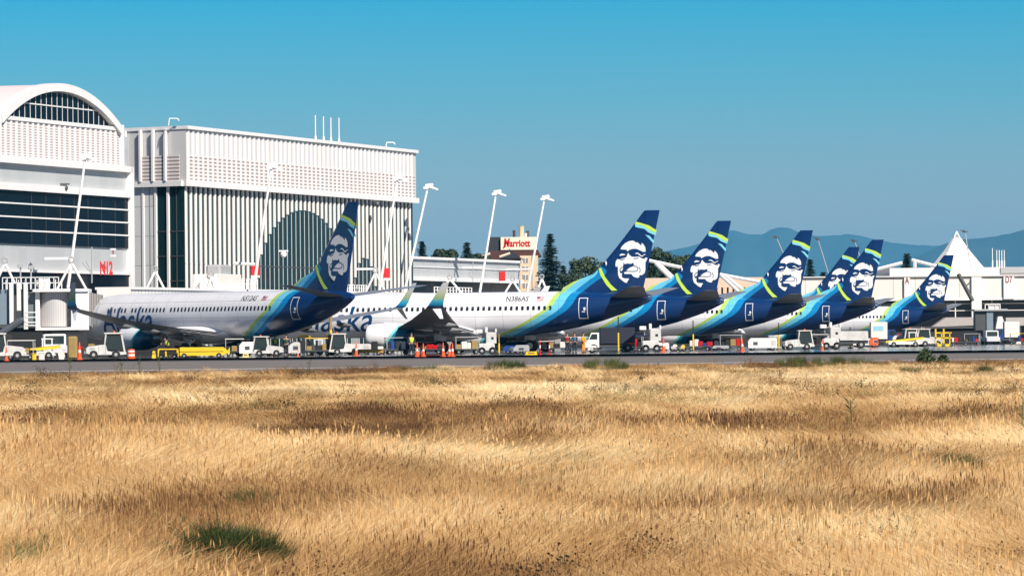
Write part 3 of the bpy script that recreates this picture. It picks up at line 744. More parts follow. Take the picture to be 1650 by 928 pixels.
# ---- jet bridge on the left
def jet_bridge(d=432):
    s = d/F; o = P(92, 560, d); e = empty('jet_bridge', (o.x, o.y, 0), 0, 'white jet bridge with a grey ribbed drum, docked at the nose of the shaded airliner', 'jet bridge')
    X = lambda px: (px-92)*s
    Z = lambda py: P(92, py, d).z
    rg = MB(); cx, n = X(91), 26
    rings = []
    for z in (Z(526), Z(471)): rings.append([(cx+1.42*math.cos(2*math.pi*k/n), .4+1.42*math.sin(2*math.pi*k/n), z) for k in range(n)])
    rg.loft(rings).build('rotunda', rib_mat('ribbed metal', (.52,.50,.50), (.40,.38,.38), .2, .3, 'X'), e, smooth=True)
    MB().bbox(X(59), X(66), -1.0, 1.6, Z(528), Z(469), .05).build('drum_frame', WHITE, e)
    MB().bbox(X(117), X(146), -1.5, 1.5, Z(529), Z(470), .06).build('cab', WHITE, e)
    MB().prism([(X(146), Z(472)), (X(165), Z(476)), (X(160), Z(505)), (X(155), Z(530)), (X(146), Z(524))], -1.4, 1.4, 'y').build('canopy', rib_mat('bellows', (.30,.28,.27), (.16,.15,.15), .22, .4, 'X'), e)
    MB().bbox(X(56), X(146), -1.7, 1.7, Z(470)-.02, Z(466), .04).build('roof', WHITE, e)
    MB().bbox(X(60), X(146), -1.65, 1.65, Z(532), Z(527.5), .04).build('floor_beam', CREAM, e)
    MB().bbox(X(-40), X(20), -1.2, 1.8, Z(522), Z(466), .05).build('tunnel', mat('blue grey cladding', (.17,.22,.27), .5), e)
    MB().bbox(X(36), X(60), -.6, 1.8, Z(524), Z(470), .05).build('service_room', mat('slate cladding', (.13,.16,.18), .5), e)
    m = MB()
    for px in (21, 33, 44): m.bbox(X(px)-.13, X(px+5)-.05, -1.7, -1.2, Z(530) if px != 33 else Z(500), Z(456), .03)
    m.build('lift_column', CREAM, e)
    m = MB()
    for px in np.linspace(8, 98, 13): m.box(X(px)-.035, X(px)+.035, -1.6, -1.53, Z(466), Z(447))
    for py in (447, 456): m.box(X(8), X(98), -1.6, -1.53, Z(py)-.035, Z(py)+.035)
    for px in np.linspace(8, 98, 10): m.box(X(px)-.03, X(px)+.03, 1.4, 1.46, Z(466), Z(450))
    m.build('railing', WHITE, e)
    m = MB()
    for py in (503, 511, 519, 524): m.box(X(44), X(63), -1.75, -1.69, Z(py)-.04, Z(py)+.04)
    for px in (44, 62.4): m.box(X(px), X(px+1), -1.75, -1.69, Z(527), Z(503))
    m.build('stair_rail', WHITE, e)
    for px, top in ((34, 425), (51, 428)): MB().tube((X(px), 0, Z(466)), (X(px), 0, Z(top)), .07).bbox(X(px)-.22, X(px)+.2, -.2, .2, Z(top+6), Z(top), .04).build('beacon_post', GREY, e)
    for px in (66, 76): MB().lathe([(0,.22),(.5,.3),(.9,.22)], 'z', (X(px), .5, Z(465)), 12).build('air_unit', CREAM, e)
    MB().bbox(X(70), X(84), -.6, 1.2, .0, Z(530), .05).build('support_leg', DGREY, e)
    m = MB().tube((X(0), -1.9, Z(540)), (X(38), -1.9, Z(516)), .32, 8).tube((X(30), -1.9, Z(518)), (X(42), -1.9, Z(515)), .25, 8); m.build('hose', mat('ribbed hose', (.07,.08,.10), .8, var=.5, scale=6), e, smooth=True)
    for k in (0, 1): MB().lathe([(-.2,.3),(-.22,.5),(.22,.5),(.2,.3)], 'y', (X(73+k*8), -.8, .5), 18).build('wheel', BLACK, e, smooth=True)
jet_bridge()
# ---- jet bridge on the right
def jet_bridge_r(d=712):
    s = d/F; o = P(1596, 560, d); e = empty('jet_bridge', (o.x, o.y, 0), 0, 'dark jet bridge tunnel at the far right with a small white rail box on top', 'jet bridge')
    X = lambda px: (px-1596)*s
    Z = lambda py: P(1596, py, d).z
    MB().bbox(X(1570), X(1588), -1.4, 1.4, Z(532), Z(501), .06).build('tunnel', DGREY, e)
    MB().bbox(X(1588), X(1599), -1.6, 1.6, Z(533), Z(500), .06).build('rotunda', mat('blue grey cladding', (.17,.22,.27), .5), e)
    MB().bbox(X(1568), X(1622), -1.9, 1.9, Z(501), Z(498), .06).build('roof', GREY, e)
    MB().prism([(X(1603), Z(532)), (X(1607), Z(510)), (X(1614), Z(510)), (X(1620), Z(530))], -1.3, 1.3, 'y').build('canopy', CREAM, e)
    m = MB().box(X(1587), X(1611), -1, -.93, Z(490)-.1, Z(490)+.05)
    for px in (1587, 1593, 1604, 1611): m.box(X(px)-.06, X(px)+.06, -1, -.93, Z(498), Z(490))
    m.build('railing', CREAM, e)
    MB().bbox(X(1593), X(1610), -.8, .8, Z(498), Z(491), .05).build('air_unit', CREAM, e)
    MB().box(X(1576), X(1582), -.6, .6, 0, Z(532)).build('support_leg', DGREY, e)
    m = MB(); m.tube((X(1545), 0, Z(441)), (X(1568), 0, Z(485)), .3, 8).tube((X(1556), 0, Z(462)), (X(1566), 0, Z(453)), .1, 6); m.build('crane_arm', DGREY, e)
jet_bridge_r()

# ---- beige concourse on the right
BE = panel_mat('beige panel wall', (.68,.63,.58), 3.3, 12, line=(.45,.40,.37), lw=.12, rough=.7)
d = 745; o = P(1475, 560, d); s = d/F
be = empty('beige_concourse', (o.x, o.y, 0), 0, 'long beige concourse at the right with gate marks A and D7 and dark windows', 'building')
X = lambda px: (px-1475)*s
Z = lambda py: P(1475, py, d).z
MB().box(X(1292), X(1760), 0, 30, Z(484), Z(446)).build('upper_wall', BE, be)
MB().box(X(1436), X(1760), 1.5, 28, Z(446), Z(431.5)).build('roof_block', mat('pale concrete', (.64,.60,.57), .7), be)
MB().box(X(1292), X(1760), -.4, 30, Z(446), Z(444.5)).build('cornice', CREAM, be)
MB().box(X(1615), X(1760), 1.2, 1.48, Z(441), Z(432)).build('roof_vent', GREY, be)
MB().box(X(1292), X(1760), 1.2, 30, 0, Z(484)).build('window_wall', mat('very dark glass', (.006,.007,.01), .15), be)
m = MB(); m.box(X(1292), X(1760), -.15, 1.25, Z(484.5), Z(481))
for px in (1541, 1600, 1660, 1480, 1420): m.box(X(px)-.07, X(px)+.07, 1.0, 1.19, Z(512), Z(484.5))
for py in (490, 501): m.box(X(1292), X(1760), 1.05, 1.19, Z(py)-.05, Z(py)+.05)
m.build('window_frame', CREAM, be)
for px, w in ((1462,9),(1574,16),(1626,17),(1520,6),(1350,9)): MB().box(X(px-w/2), X(px+w/2), -.5, 1.2, Z(516) if px in (1574,1628) else Z(483), Z(447)).build('pillar', CREAM, be)
m = MB(); m.prism([(X(1500), Z(527)), (X(1522), Z(512)), (X(1568), Z(512)), (X(1566), Z(525))], -3.2, 1.0, 'y').box(X(1618), X(1760), -3, 1.0, Z(526), Z(513)); m.build('ledge', mat('dusty ledge', (.40,.36,.34), .8), be)
for k, px in enumerate((1517, 1640)): MB().box(X(px)-.4, X(px)+.4, -1, -.2, 0, Z(526)).build('ground_column', CREAM, be)
for px, t in ((1462, 'A'), (1626, 'D7')):
    m = MB(); add_text(m, t, 1.45, (X(px), -.52, Z(457)), (1,0,0), (0,0,1), center=True, bold=.03, sx=.58); m.build('gate_mark', mat('dark red paint', (.16,.01,.015), .6), be, fix=False)
# peach building behind the tails
d = 800; o = P(1180, 560, d); s = d/F; X = lambda px: (px-1180)*s
Z = lambda py: P(1180, py, d).z
pe = empty('peach_building', (o.x, o.y, 0), 0, 'low peach building with a row of openings, seen between the tails', 'building')
MB().box(X(1030), X(1300), 0, 20, Z(463), Z(447)).build('wall', mat('peach plaster', (.66,.48,.36), .8), pe)
MB().box(X(1030), X(1300), .8, 20, 0, Z(463)).build('openings', mat('shaded opening', (.03,.025,.025), .8), pe)
for k in range(30): MB().box(X(1034+k*9)-.3, X(1034+k*9)+.3, 0, .8, Z(484), Z(463)).build('pillar', mat('peach plaster', (.66,.48,.36), .8), pe)
MB().box(X(1030), X(1300), -.4, .9, 0, Z(484)).build('base_wall', DGREY, pe)  # dark base added to stand in for the black shade below the tails
BG = 'sloping white roof beams behind the tails'
beam('roof_beam', [(1046,420),(1102,432),(1056,424),(1084,452),(1060,424),(1090,452)], 770, .3, 'sloping white roof beam with thin stays between the second and third tails', 'roof beam', BG)
beam('roof_beam', [(1158,442),(1232,456),(1162,444),(1190,470),(1168,444),(1200,470)], 770, .3, 'sloping white roof beam with stays between the third and fourth tails', 'roof beam', BG)
beam('roof_beam', [(1413,434),(1454,423.5)], 735, .28, 'white roof beam rising toward the small dark conifer', 'roof beam', BG)
beam('roof_beam', [(1469,419),(1512,430),(1474,419),(1474,431)], 735, .28, 'white roof beam on a short post left of the white tent', 'roof beam', BG)
# white tent
d = 775; o = P(1542, 431, d); s = d/F
tn = empty('tent_roof', (o.x, o.y, o.z-.5), 0, 'white pointed tent roof rising above the beige concourse', 'tent roof')
hh = P(1542, 373, d).z-o.z+.5
prof = [(0, 4.6), (hh*.2, 3.55), (hh*.5, 2.05), (hh*.8, .78), (hh*.84, .62)]
MB().lathe(prof, 'z', (0,0,0), 8).build('canvas', mat('white canvas', (.82,.78,.76), .8, var=.03), tn)
MB().lathe([(hh*.84, .45), (hh*.98, .05)], 'z', (0,0,0), 4).build('vent_cap', GREY, tn)
m = MB()
for k in range(4):
    t = math.pi/4+k*math.pi/2; m.tube((.6*math.cos(t), .6*math.sin(t), hh*.84), (0, 0, hh), .09, 6)
m.build('peak_frame', WHITE, tn)
for i, px in enumerate((1599, 1606, 1610, 1614, 1618)):
    a = P(px, 400 if i == 0 else 403, 770); z0 = P(px, 431, 770).z
    e = MB().tube((0,0,0), (0,0,a.z-z0), .06, 6).tube((0,0,0), (0,0,1.1), .12, 6).build('antenna', CREAM); e.location = (a.x, a.y, z0)
    tag(e, ['leftmost and tallest','second','third','fourth','rightmost'][i]+' of the five thin rods on the roof right of the tent', 'antenna', 'rods on the roof right of the tent')

# ---- hotel
d = 1000; s = d/F; o = P(838, 560, d); X = lambda px: (px-838)*s
Z = lambda py: P(838, py, d).z
ho = empty('hotel', (o.x, o.y, 0), 0, 'beige hotel tower with brown roof and a red lettered rooftop sign', 'building')
MB().box(X(839), X(868), 0, 14, 0, Z(412)).build('wall', mat('beige stucco', (.66,.47,.30), .8), ho)
MB().box(X(858), X(859.5), -.1, 0, 0, Z(412)).build('downpipe', GREY, ho)
BRN = mat('brown shingle', (.07,.025,.022), .8, var=.3)
MB().prism([(X(762), Z(417)), (X(790), Z(404)), (X(868), Z(402.5)), (X(874), Z(413)), (X(866), Z(414)), (X(840), Z(413)), (X(840), Z(425)), (X(762), Z(425))], .4, 14, 'y').build('roof', BRN, ho)
MB().prism([(X(806), Z(417)), (X(822), Z(401.5)), (X(842), Z(417))], -3, .35, 'y').build('dormer', mat('dark gable', (.02,.02,.03), .8), ho)
MB().box(X(788), X(808), 1, 9, Z(412), Z(381.5)).build('penthouse', mat('dark penthouse', (.018,.022,.03), .7), ho)
sb = MB().box(X(808.3), X(866.5), .2, 9, Z(402.5), Z(382)).build('sign_box', mat('pale sign board', (.78,.66,.52), .7), ho)
m = MB(); add_text(m, 'arriott', 1.95, (X(822.5), .12, Z(397)), (1,0,0), (0,0,1), bold=.06, sx=.80, space=1.0)
add_text(m, 'M', 2.3, (X(812.5), .12, Z(396.8)), (1,0,.0), (.12,0,1), bold=.08, sx=.66)
m.add([(X(811), .12, Z(399.5)), (X(816), .12, Z(395.5)), (X(818), .12, Z(396)), (X(813), .12, Z(400))], [(0,1,2,3)])
m.build('lettering', RED, sb, fix=False)
for k in range(4):
    zt2 = Z(416+k*13.5)
    w = MB().box(X(843), X(852), -.05, 0, zt2-.95, zt2).build('window', mat('hotel glass', (.25,.22,.22), .3), ho)
    MB().box(X(842.3), X(852.7), -.09, -.051, zt2, zt2+.14).box(X(847), X(848), -.09, -.051, zt2-.95, zt2).build('frame', CREAM, w)
for px, h, r, mm in ((830,10,.28,BRN),(842,17,.5,mat('beige stucco',(0,0,0))),(852,9,.3,DGREY),(849,5,.3,WHITE)):
    MB().lathe([(0,r),(h*s,r),(h*s+.2,r*1.2)], 'z', (X(px), 4, Z(382)), 8).build('chimney', mm, ho)
# second low roof of the hotel wing, left
beam('roof_ridge', [(770,416),(790,408.5),(805,414),(822,408)], 960, .25, 'pale gable edges on the low roof before the hotel', 'roof edge', None, mat('pale timber', (.72,.60,.45), .7))

# added dark blocks, stand-ins for the black shade and clutter behind the airliners
for px0, px1, d, hgt, lb in ((560, 1010, 760, 3.6, 'long low dark block added for the shade under the bellies of the first airliners'), (1000, 1420, 735, 3.4, 'long low shade block added behind the middle row of tails'), (1400, 1580, 728, 2.6, 'low shade block added under the beige concourse beside the yellow lift frames'), (-60, 300, 462, 3.0, 'low shade block added behind the jet bridge legs and ramp vehicles')):
    a, b = GX(px0, d), GX(px1, d); e = empty('shade_block', a, 0, lb, 'shade block', 'added shade blocks at the back of the apron')
    MB().box(0, b.x-a.x, 0, 8, 0, hgt-.3).build('wall', mat('shade block wall', (.010,.011,.013), .8, var=.5), e)
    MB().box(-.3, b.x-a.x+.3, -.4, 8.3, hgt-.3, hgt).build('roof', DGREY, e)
    for k in range(int((b.x-a.x)/7)): MB().box(2+k*7, 4.6+k*7, -.06, 0, 0, hgt-.9).build('door', mat('shade block door', (.02,.022,.025), .7), e)
# ================================================================ GROUND EQUIPMENT
def wheel(mb_parent, x, y, r, w, hub=GREY):
    a = MB().lathe([(-w/2,r*.6),(-w/2,r*.92),(-w*.35,r),(w*.35,r),(w/2,r*.92),(w/2,r*.6),(w/2,.02)], 'y', (x, y, r), 18).build('wheel', BLACK, mb_parent, smooth=True)
    MB().lathe([(-w/2-.01,.02),(-w/2-.015,r*.38),(w/2+.015,r*.38),(w/2+.01,.02)], 'y', (x, y, r), 12).build('hub', hub, a, smooth=True)
TG = 'white airport tugs'
def make_tug(label, col=SERV):
    """small ramp tractor, hood to -x, cab to +x"""
    e = empty('ramp_tug', (0,0,0), 0, label, 'tug', TG)
    b = MB().prism([(-1.6,.45),(-1.6,.82),(-1.45,.98),(-.2,1.12),(-.05,1.05),(.05,.62),(.55,.55),(1.5,.55),(1.55,.35),(1.0,.3),(.95,.62),(.5,.62),(.45,.32),(-.75,.32),(-.8,.62),(-1.25,.62),(-1.3,.35)], -.75, .75, 'y')
    b.box(-1.72, -1.6, -.6, .6, .4, .62); b.build('body', col, e)
    c = MB()
    for y in (-.72, .64):
        c.prism([(-.2,1.0),(-.12,1.0),(.02,1.98),(-.1,1.98)], y, y+.08, 'y').prism([(1.35,.5),(1.47,.5),(1.2,2.0),(1.08,2.0)], y, y+.08, 'y')
    c.bbox(-.2, 1.3, -.78, .78, 1.95, 2.05, .03); c.build('cab_frame', col, e)
    MB().prism([(-.12,1.06),(-.02,1.94),(1.1,1.94),(1.3,.7),(.1,.7)], -.62, .62, 'y').build('cab_glass', WIN, e)
    MB().bbox(.25, .7, -.3, .3, .6, 1.2, .05).build('seat', BLACK, e)
    for x in (-1.02, .72):
        for y in (-.66, .66): wheel(e, x, y, .34, .22)
    for y in (-.5, .5): MB().lathe([(-1.63,.07),(-1.6,.09)], 'x', (0, y, .75), 10).build('headlight', CREAM, e)
    return e
def put(e, px, d, rz=0, s=1.0, label=None):
    p = GX(px, d); e.location = p; e.rotation_euler = (0, 0, R(rz)); e.scale = (s, s, s)
    if label: e['label'] = label
    return e
def put_copy(e, px, d, rz, label, s=1.0):
    c = copy_tree(e, label=label); return put(c, px, d, rz, s)
tug = make_tug('white tug between the tall cone and the striped barrel, below the jet bridge')
# details on the tug: seams, mirror, beacon, bumper
for x in (-.62, -.1): MB().box(x, x+.02, -.757, -.751, .4, .98).build('panel_seam', DGREY, tug)
MB().box(-1.74, -1.721, -.55, .55, .42, .56).build('bumper', BLACK, tug)
MB().lathe([(2.05,.08),(2.17,.07),(2.2,.02)], 'z', (.6,.3,0), 10).build('beacon', ORG, tug)
MB().bbox(-.28, -.2, -.98, -.8, 1.45, 1.75, .02).build('mirror', BLACK, tug)
MB().box(-1.3, -.9, -.757, -.751, .72, .86).build('side_mark', GREY, tug)
put(tug, 172, 377, 4, .97)
put_copy(tug, 1288, 470, 3, 'white tug parked under the fourth airliner tail, showing its dark cab opening', .9)
put_copy(tug, 551, 418, 200, 'white tug facing right with a large windscreen before the blue lettering', .9)
put_copy(tug, 430, 400, 178, 'white tug under the dark belly of the shaded airliner, beside the yellow hoist', .8)
put_copy(tug, 1474, 560, 190, 'white tug under the farthest airliner, next to the belt loader', 1.0)
put_copy(tug, 1497, 575, 176, 'white tug left of the yellow lift frames', 1.0)
put_copy(tug, 6, 372, 186, 'white tug cut off by the left edge of the photo', .98)
put_copy(tug, 324, 420, 184, 'pale tug behind the long yellow bar under the shaded wing', .85)

def make_truck(label, boxm, cabm, L_=4.2, h=3.2, bandm=None):
    e = empty('box_truck', (0,0,0), 0, label, 'truck', 'service trucks')
    MB().bbox(-L_/2, L_/2-1.3, -1.1, 1.1, .95, h, .05).build('cargo_box', boxm, e)
    MB().prism([(L_/2-1.2,.5),(L_/2-1.2,2.15),(L_/2-.35,2.15),(L_/2,1.35),(L_/2+.35,1.2),(L_/2+.4,.5)], -1.0, 1.0, 'y').build('cab', cabm, e)
    MB().prism([(L_/2-1.0,1.4),(L_/2-1.0,2.0),(L_/2-.4,2.0),(L_/2-.1,1.4)], -1.02, 1.02, 'y').build('side_window', WIN, e)
    MB().box(-L_/2, L_/2, -.9, .9, .55, .93).build('chassis', DGREY, e)
    for x in (-L_/2+.8, L_/2-.6):
        for y in (-.9, .9): wheel(e, x, y, .45, .28)
    if bandm: MB().box(-L_/2+.3, L_/2-1.8, -1.125, -1.105, h-1.1, h-.5).build('side_stripe', bandm, e)
    return e
PEACH = mat('pinkish white paint', (.74,.66,.62), .5)
tr = make_truck('white box truck with a pale blue stripe and blue rear, beside the farthest airliner', PEACH, BLUE, 3.4, 3.1, mat('pale blue stripe', (.25,.5,.65), .5)); put(tr, 1424, 600, 0, .95)
put_copy(tr, 1622, 690, 180, 'white box truck at the far right below the dark jet bridge', 1.0)
tr2 = make_truck('white truck with a dark cargo side under the third airliner', mat('very dark blue', (.008,.012,.03), .6), WHITE, 5.2, 2.7); put(tr2, 985, 452, 182, .82)
tr3 = make_truck('long white service truck under the blue and white tail stripes at the right', SERV, SERV, 4.6, 2.0); put(tr3, 1366, 505, 180, .88)

def make_belt(label):
    e = empty('belt_loader', (0,0,0), 0, label, 'belt loader', 'belt loaders')
    MB().prism([(-2.4,.35),(-2.4,.75),(1.6,.75),(1.9,.35)], -.8, .8, 'y').build('chassis', CREAM, e)
    MB().prism([(-2.7,.55),(-2.7,.8),(2.3,1.3),(2.3,1.02)], -.55, .35, 'y').build('conveyor', YEL, e)
    MB().prism([(-2.7,.81),(-2.7,.84),(2.3,1.35),(2.3,1.31)], -.42, .22, 'y').build('belt', BLACK, e)
    m = MB()
    for x in (.6, 1.5): m.box(x-.05, x+.05, .5, .58, .7, 1.9)
    m.box(.5, 1.6, .48, .6, 1.86, 1.96).build('cab_frame', WHITE, e)
    MB().bbox(-.4, .3, .35, .8, .75, 1.15, .05).build('seat', BLACK, e)
    for x in (-1.7, 1.2):
        for y in (-.7, .7): wheel(e, x, y, .36, .22)
    return e
bl = make_belt('yellow belt loader rising toward the jet bridge, right of the clipped tug'); put(bl, 58, 385, 4, .82)
put_copy(bl, 1459, 555, 6, 'yellow and cream belt loader between the blue backed truck and a white tug', .85)
put_copy(bl, 500, 430, 5, 'belt loader with yellow arms behind the striped pole, under the pale nose', .7)

def make_small_truck(label):
    e = empty('pickup_truck', (0,0,0), 0, label, 'truck', None)
    MB().bbox(-.9, .9, -2.0, 2.2, .45, 1.0, .06).build('body', mat('lilac white paint', (.55,.54,.60), .4), e)
    MB().bbox(-.85, .85, -1.2, .6, 1.0, 1.85, .08).build('cab', WHITE, e)
    MB().box(-.7, .7, -1.23, -1.201, 1.1, 1.72).build('windscreen', WIN, e)
    for x in (-.8, .8):
        for y in (-1.4, 1.4): 
            MB().lathe([(-.12,.2),(-.12,.34),(.12,.34),(.12,.2)], 'x', (x, y, .36), 14).build('wheel', BLACK, e, smooth=True)
    for x in (-.65, .65): MB().bbox(x-.12, x+.12, -2.03, -2.0, .7, .85, .01).build('headlight', CREAM, e)
    return e
pk = make_small_truck('small white pickup facing the camera under the jet bridge floor'); put(pk, 87, 392, 8, 1.05)
pk2 = put_copy(pk, 1596, 650, 6, 'small white pickup facing the camera at the far right of the photo', 1.0)

CG = 'orange and white safety cones'
def make_cone(h=1.2):
    e = empty('safety_cone', (0,0,0), 0, 'x', 'cone', CG)
    MB().lathe([(.03,.14*h),(.4*h,.095*h),(.4*h,.1*h)], 'z', (0,0,0), 14).lathe([(.56*h,.072*h),(h,.028*h)], 'z', (0,0,0), 14).build('body', ORG, e, smooth=True)
    MB().lathe([(.4*h,.097*h),(.56*h,.074*h)], 'z', (0,0,0), 14).build('reflective_band', CREAM, e, smooth=True)
    MB().bbox(-.17*h, .17*h, -.17*h, .17*h, 0, .05*h, .03).build('base', ORG, e)
    return e
cone = make_cone()
for i, (px, d, sc, lb) in enumerate([(10,352,1.0,'leftmost cone, in front of the clipped white tug'), (128,362,1.3,'tallest cone, between the brown cover and the white tug near the jet bridge'),
        (574,400,1.1,'cone in front of the white cart left of the big engine'), (672,362,1.05,'first cone right of the worker in the yellow vest'), (682,362,1.0,'second cone right of the worker in the yellow vest'),
        (714,360,1.05,'cone just right of the main wheel of the middle airliner'), (724,362,.95,'cone on the left of the touching pair right of the main wheel'), (729,357,1.02,'cone on the right of the touching pair right of the main wheel'),
        (1069,430,1.35,'red orange cone before the white high loader'), (1196,430,1.15,'cone standing alone under the fourth airliner, left of the long white unit'), (1325,450,1.0,'dark orange cone left of the loader with the open side'), (480,392,.6,'small low cone below the yellow hooded tractor')]):
    c = cone if i == 0 else copy_tree(cone); c['label'] = lb; put(c, px, d, rng.uniform(0, 90), sc*.82)
# two poles joined by a chain
b0 = GX(870, 380); e = empty('cone_barrier', b0, 0, 'two slim red and white poles joined by a pale bar near an airliner wheel', 'barrier')
for k, x in enumerate((0, .72)):
    q = MB().lathe([(0,.16),(.06,.15),(.08,.06),(.5,.05),(.5,.06)], 'z', (x,0,0), 12).lathe([(.75,.055),(1.15,.04),(1.2,.02)], 'z', (x,0,0), 12).build('pole', RED, e, smooth=True)
    MB().lathe([(.5,.058),(.75,.058)], 'z', (x,0,0), 12).build('band', CREAM, q, smooth=True)
MB().tube((-.1,0,1.02), (1.1,0,1.06), .03).build('bar', CREAM, e)

# yellow equipment in front of the shaded airliner
e = empty('tow_bar_cart', GX(325, 372), 0, 'long yellow bar shaped tow cart on the ground before the shaded wing', 'tow cart')
MB().bbox(-1.65, 1.65, -.3, .3, .52, .82, .03).build('upper_bar', YEL, e); MB().bbox(-1.65, 1.65, -.35, .35, .2, .46, .03).build('lower_bar', YEL, e)
MB().box(-1.6, 1.6, -.25, .25, .46, .52).build('gap', BLACK, e)
MB().prism([(1.65,.25),(1.65,.8),(1.95,.55),(2.1,.8),(2.1,.3),(1.9,.35)], -.2, .2, 'y').build('hitch', YEL, e)
for x in (-1.3, 1.3):
    for y in (-.32, .32): wheel(e, x, y, .2, .12, GREY)
e = empty('yellow_frame_cart', GX(271, 373), 0, 'low cart with a thin yellow frame, left of the long yellow bar', 'cart')
m = MB()
for y in (-.5, .5): m.box(-.75, .75, y-.04, y+.04, .66, .74).box(-.75, -.67, y-.04, y+.04, .12, .7).box(.67, .75, y-.04, y+.04, .12, .7)
m.build('frame', YEL, e); MB().bbox(-.65, .65, -.45, .45, .2, .62, .03).build('tray', BLACK, e); MB().lathe([(.15,.07),(.5,.07),(.55,.02)], 'z', (-.15,-.56,0), 10).build('marker_post', YEL, e)
for x in (-.5, .5):
    for y in (-.4, .4): wheel(e, x, y, .15, .1, GREY)
def chock(px, d, w, h, label, m=YEL):
    e = empty('wheel_chock', GX(px, d), 0, label, 'chock', 'yellow ground blocks')
    MB().prism([(-w/2,.0),(-w/2+.08,h),(w/2-.08,h),(w/2,.0)], -.35, .35, 'y').build('block', m, e)
    MB().tube((-w/4,-.36,h*.6), (w/4,-.36,h*.6), .03).build('handle', DGREY, e); return e
chock(396, 378, .5, .36, 'small pale yellow block right of the long yellow bar', mat('faded yellow', (.72,.58,.25), .6))
chock(856, 378, .95, .27, 'flat yellow block in front of the third airliner wheel')
chock(248, 395, .3, .55, 'small upright yellow marker under the shaded engine')
# drum and covered column
e = empty('striped_barrel', GX(211, 375), 0, 'orange and white striped barrel right of the white tug', 'barrel')
MB().lathe([(0,.3),(.05,.32),(.2,.3)], 'z', n=16).lathe([(.35,.3),(.5,.29)], 'z', n=16).lathe([(.62,.28),(.72,.26)], 'z', n=16).build('body', ORG, e, smooth=True)
MB().lathe([(.2,.295),(.35,.295)], 'z', n=16, cap=False).lathe([(.5,.285),(.62,.28)], 'z', n=16, cap=False).build('white_band', CREAM, e, smooth=True)
e = empty('covered_stand', GX(117, 385), 0, 'tall stand under a brown cover between the pickup and the tall cone', 'covered stand')
MB().bbox(-.38, .38, -.4, .4, .1, 1.75, .12).build('cover', TAN, e); MB().bbox(-.3, .3, -.3, .3, 0, .12, .02).build('base', DGREY, e)
e = empty('bagged_cargo', GX(100, 378), 0, 'cream wrapped bundle low beside the brown covered stand', 'cargo bundle')
MB().prism([(-.2,0),(-.3,.5),(-.1,.75),(.1,.7),(.22,.2),(.15,0)], -.3, .3, 'y').build('bundle', PEACH, e)
for px, w, h, m_, lb in ((55,.3,.45,YEL,'small yellow bin near the belt loader wheels'), (67,.42,.5,PEACH,'small cream bin near the belt loader wheels')):
    e = empty('ground_bin', GX(px, 366), 0, lb, 'bin', None); MB().bbox(-w/2, w/2, -.2, .2, 0, h, .05).build('bin', m_, e); MB().bbox(-w/2-.02, w/2+.02, -.22, .22, h, h+.04, .01).build('lid', m_, e)

# power units and containers
def gpu(px, d, L_, h, label, m=SERV, rz=0):
    e = empty('ground_power_unit', GX(px, d), R(rz), label, 'power unit', 'white wheeled units')
    MB().prism([(-L_/2,.25),(-L_/2,h-.3),(-L_/2+.25,h),(L_/2-.1,h),(L_/2,h-.1),(L_/2,.25)], -.65, .65, 'y').build('housing', m, e)
    MB().box(-L_/2+.45, -L_/2+.85, -.67, -.651, h*.45, h*.7).build('control_panel', DGREY, e)
    for k in range(4): MB().box(L_/2-.2-k*.12, L_/2-.14-k*.12, -.665, -.651, h*.4, h*.8).build('vent', GREY, e)
    for x in (-L_/2+.4, L_/2-.4):
        for y in (-.5, .5): wheel(e, x, y, .24, .16)
    return e
gpu(474, 408, 1.0, 1.15, 'white unit right of the standing worker, under the shaded tail')
gpu(405, 412, 2.0, 1.2, 'white unit left of the yellow hoist, under the shaded airliner belly', WHITE, 4)
gpu(580, 425, 1.9, .95, 'white cart directly left of the big round engine')
gpu(954, 415, .75, .65, 'small pinkish box on wheels beside the orange suited worker', PEACH)
gpu(1066, 440, 1.3, .8, 'low white unit behind the red orange cone', WHITE)
gpu(1086, 442, .55, .65, 'small pink white box between the low unit and the yellow box', PEACH)
gpu(1099, 444, .5, .6, 'small yellow box left of the striped hanging pole', YEL)
gpu(1228, 448, 2.6, 1.15, 'long cream unit under the fourth airliner tail', CREAM, 2)
gpu(840, 405, 1.3, .75, 'grey wheeled box right of the blue container', GREY)
gpu(822, 410, 1.2, .7, 'dark blue container right of the white lift vehicle', BLUE)
gpu(1390, 560, 2.2, 1.0, 'long pinkish unit right of the service truck at the right', PEACH)
gpu(1408, 552, .9, 1.1, 'orange red unit at the left of the blue backed truck', ORG)
gpu(1160, 450, 1.6, .5, 'low grey and red tray cart left of the tall tyre', GREY)
gpu(1445, 562, 1.0, 1.3, 'pink white unit with a dark window right of the blue backed truck', PEACH)
# baggage carts and dark bits of clutter between the bigger vehicles
BGC = 'baggage carts on the apron'
def make_cart(label, kind, loadm):
    e = empty('baggage_cart', (0,0,0), 0, label, 'baggage cart', BGC)
    MB().box(-1.1, 1.1, -.6, .6, .38, .48).box(-1.5, -1.1, -.04, .04, .38, .44).build('deck', DGREY, e)
    if kind: 
        m = MB()
        for x in (-1.08, 1.02):
            for y in (-.58, .52): m.box(x, x+.06, y, y+.06, .48, 1.5)
        m.build('frame', GREY, e); MB().bbox(-1.12, 1.12, -.62, .62, 1.5, 1.56, .02).build('roof', loadm, e)
    r = random.Random(len(label)); x = -1.0
    while x < .8:
        w_ = r.uniform(.28, .6); h_ = r.uniform(.25, .75)
        MB().bbox(x, x+w_, -.5+r.uniform(0,.2), .45, .48, .48+h_, .05).build('bag', r.choice([CLOTH, BLUE, RED, TAN, DGREY, PEACH, BLACK, BLACK]), e); x += w_+.03
    for x in (-.8, .8):
        for y in (-.5, .5): wheel(e, x, y, .19, .12)
    return e
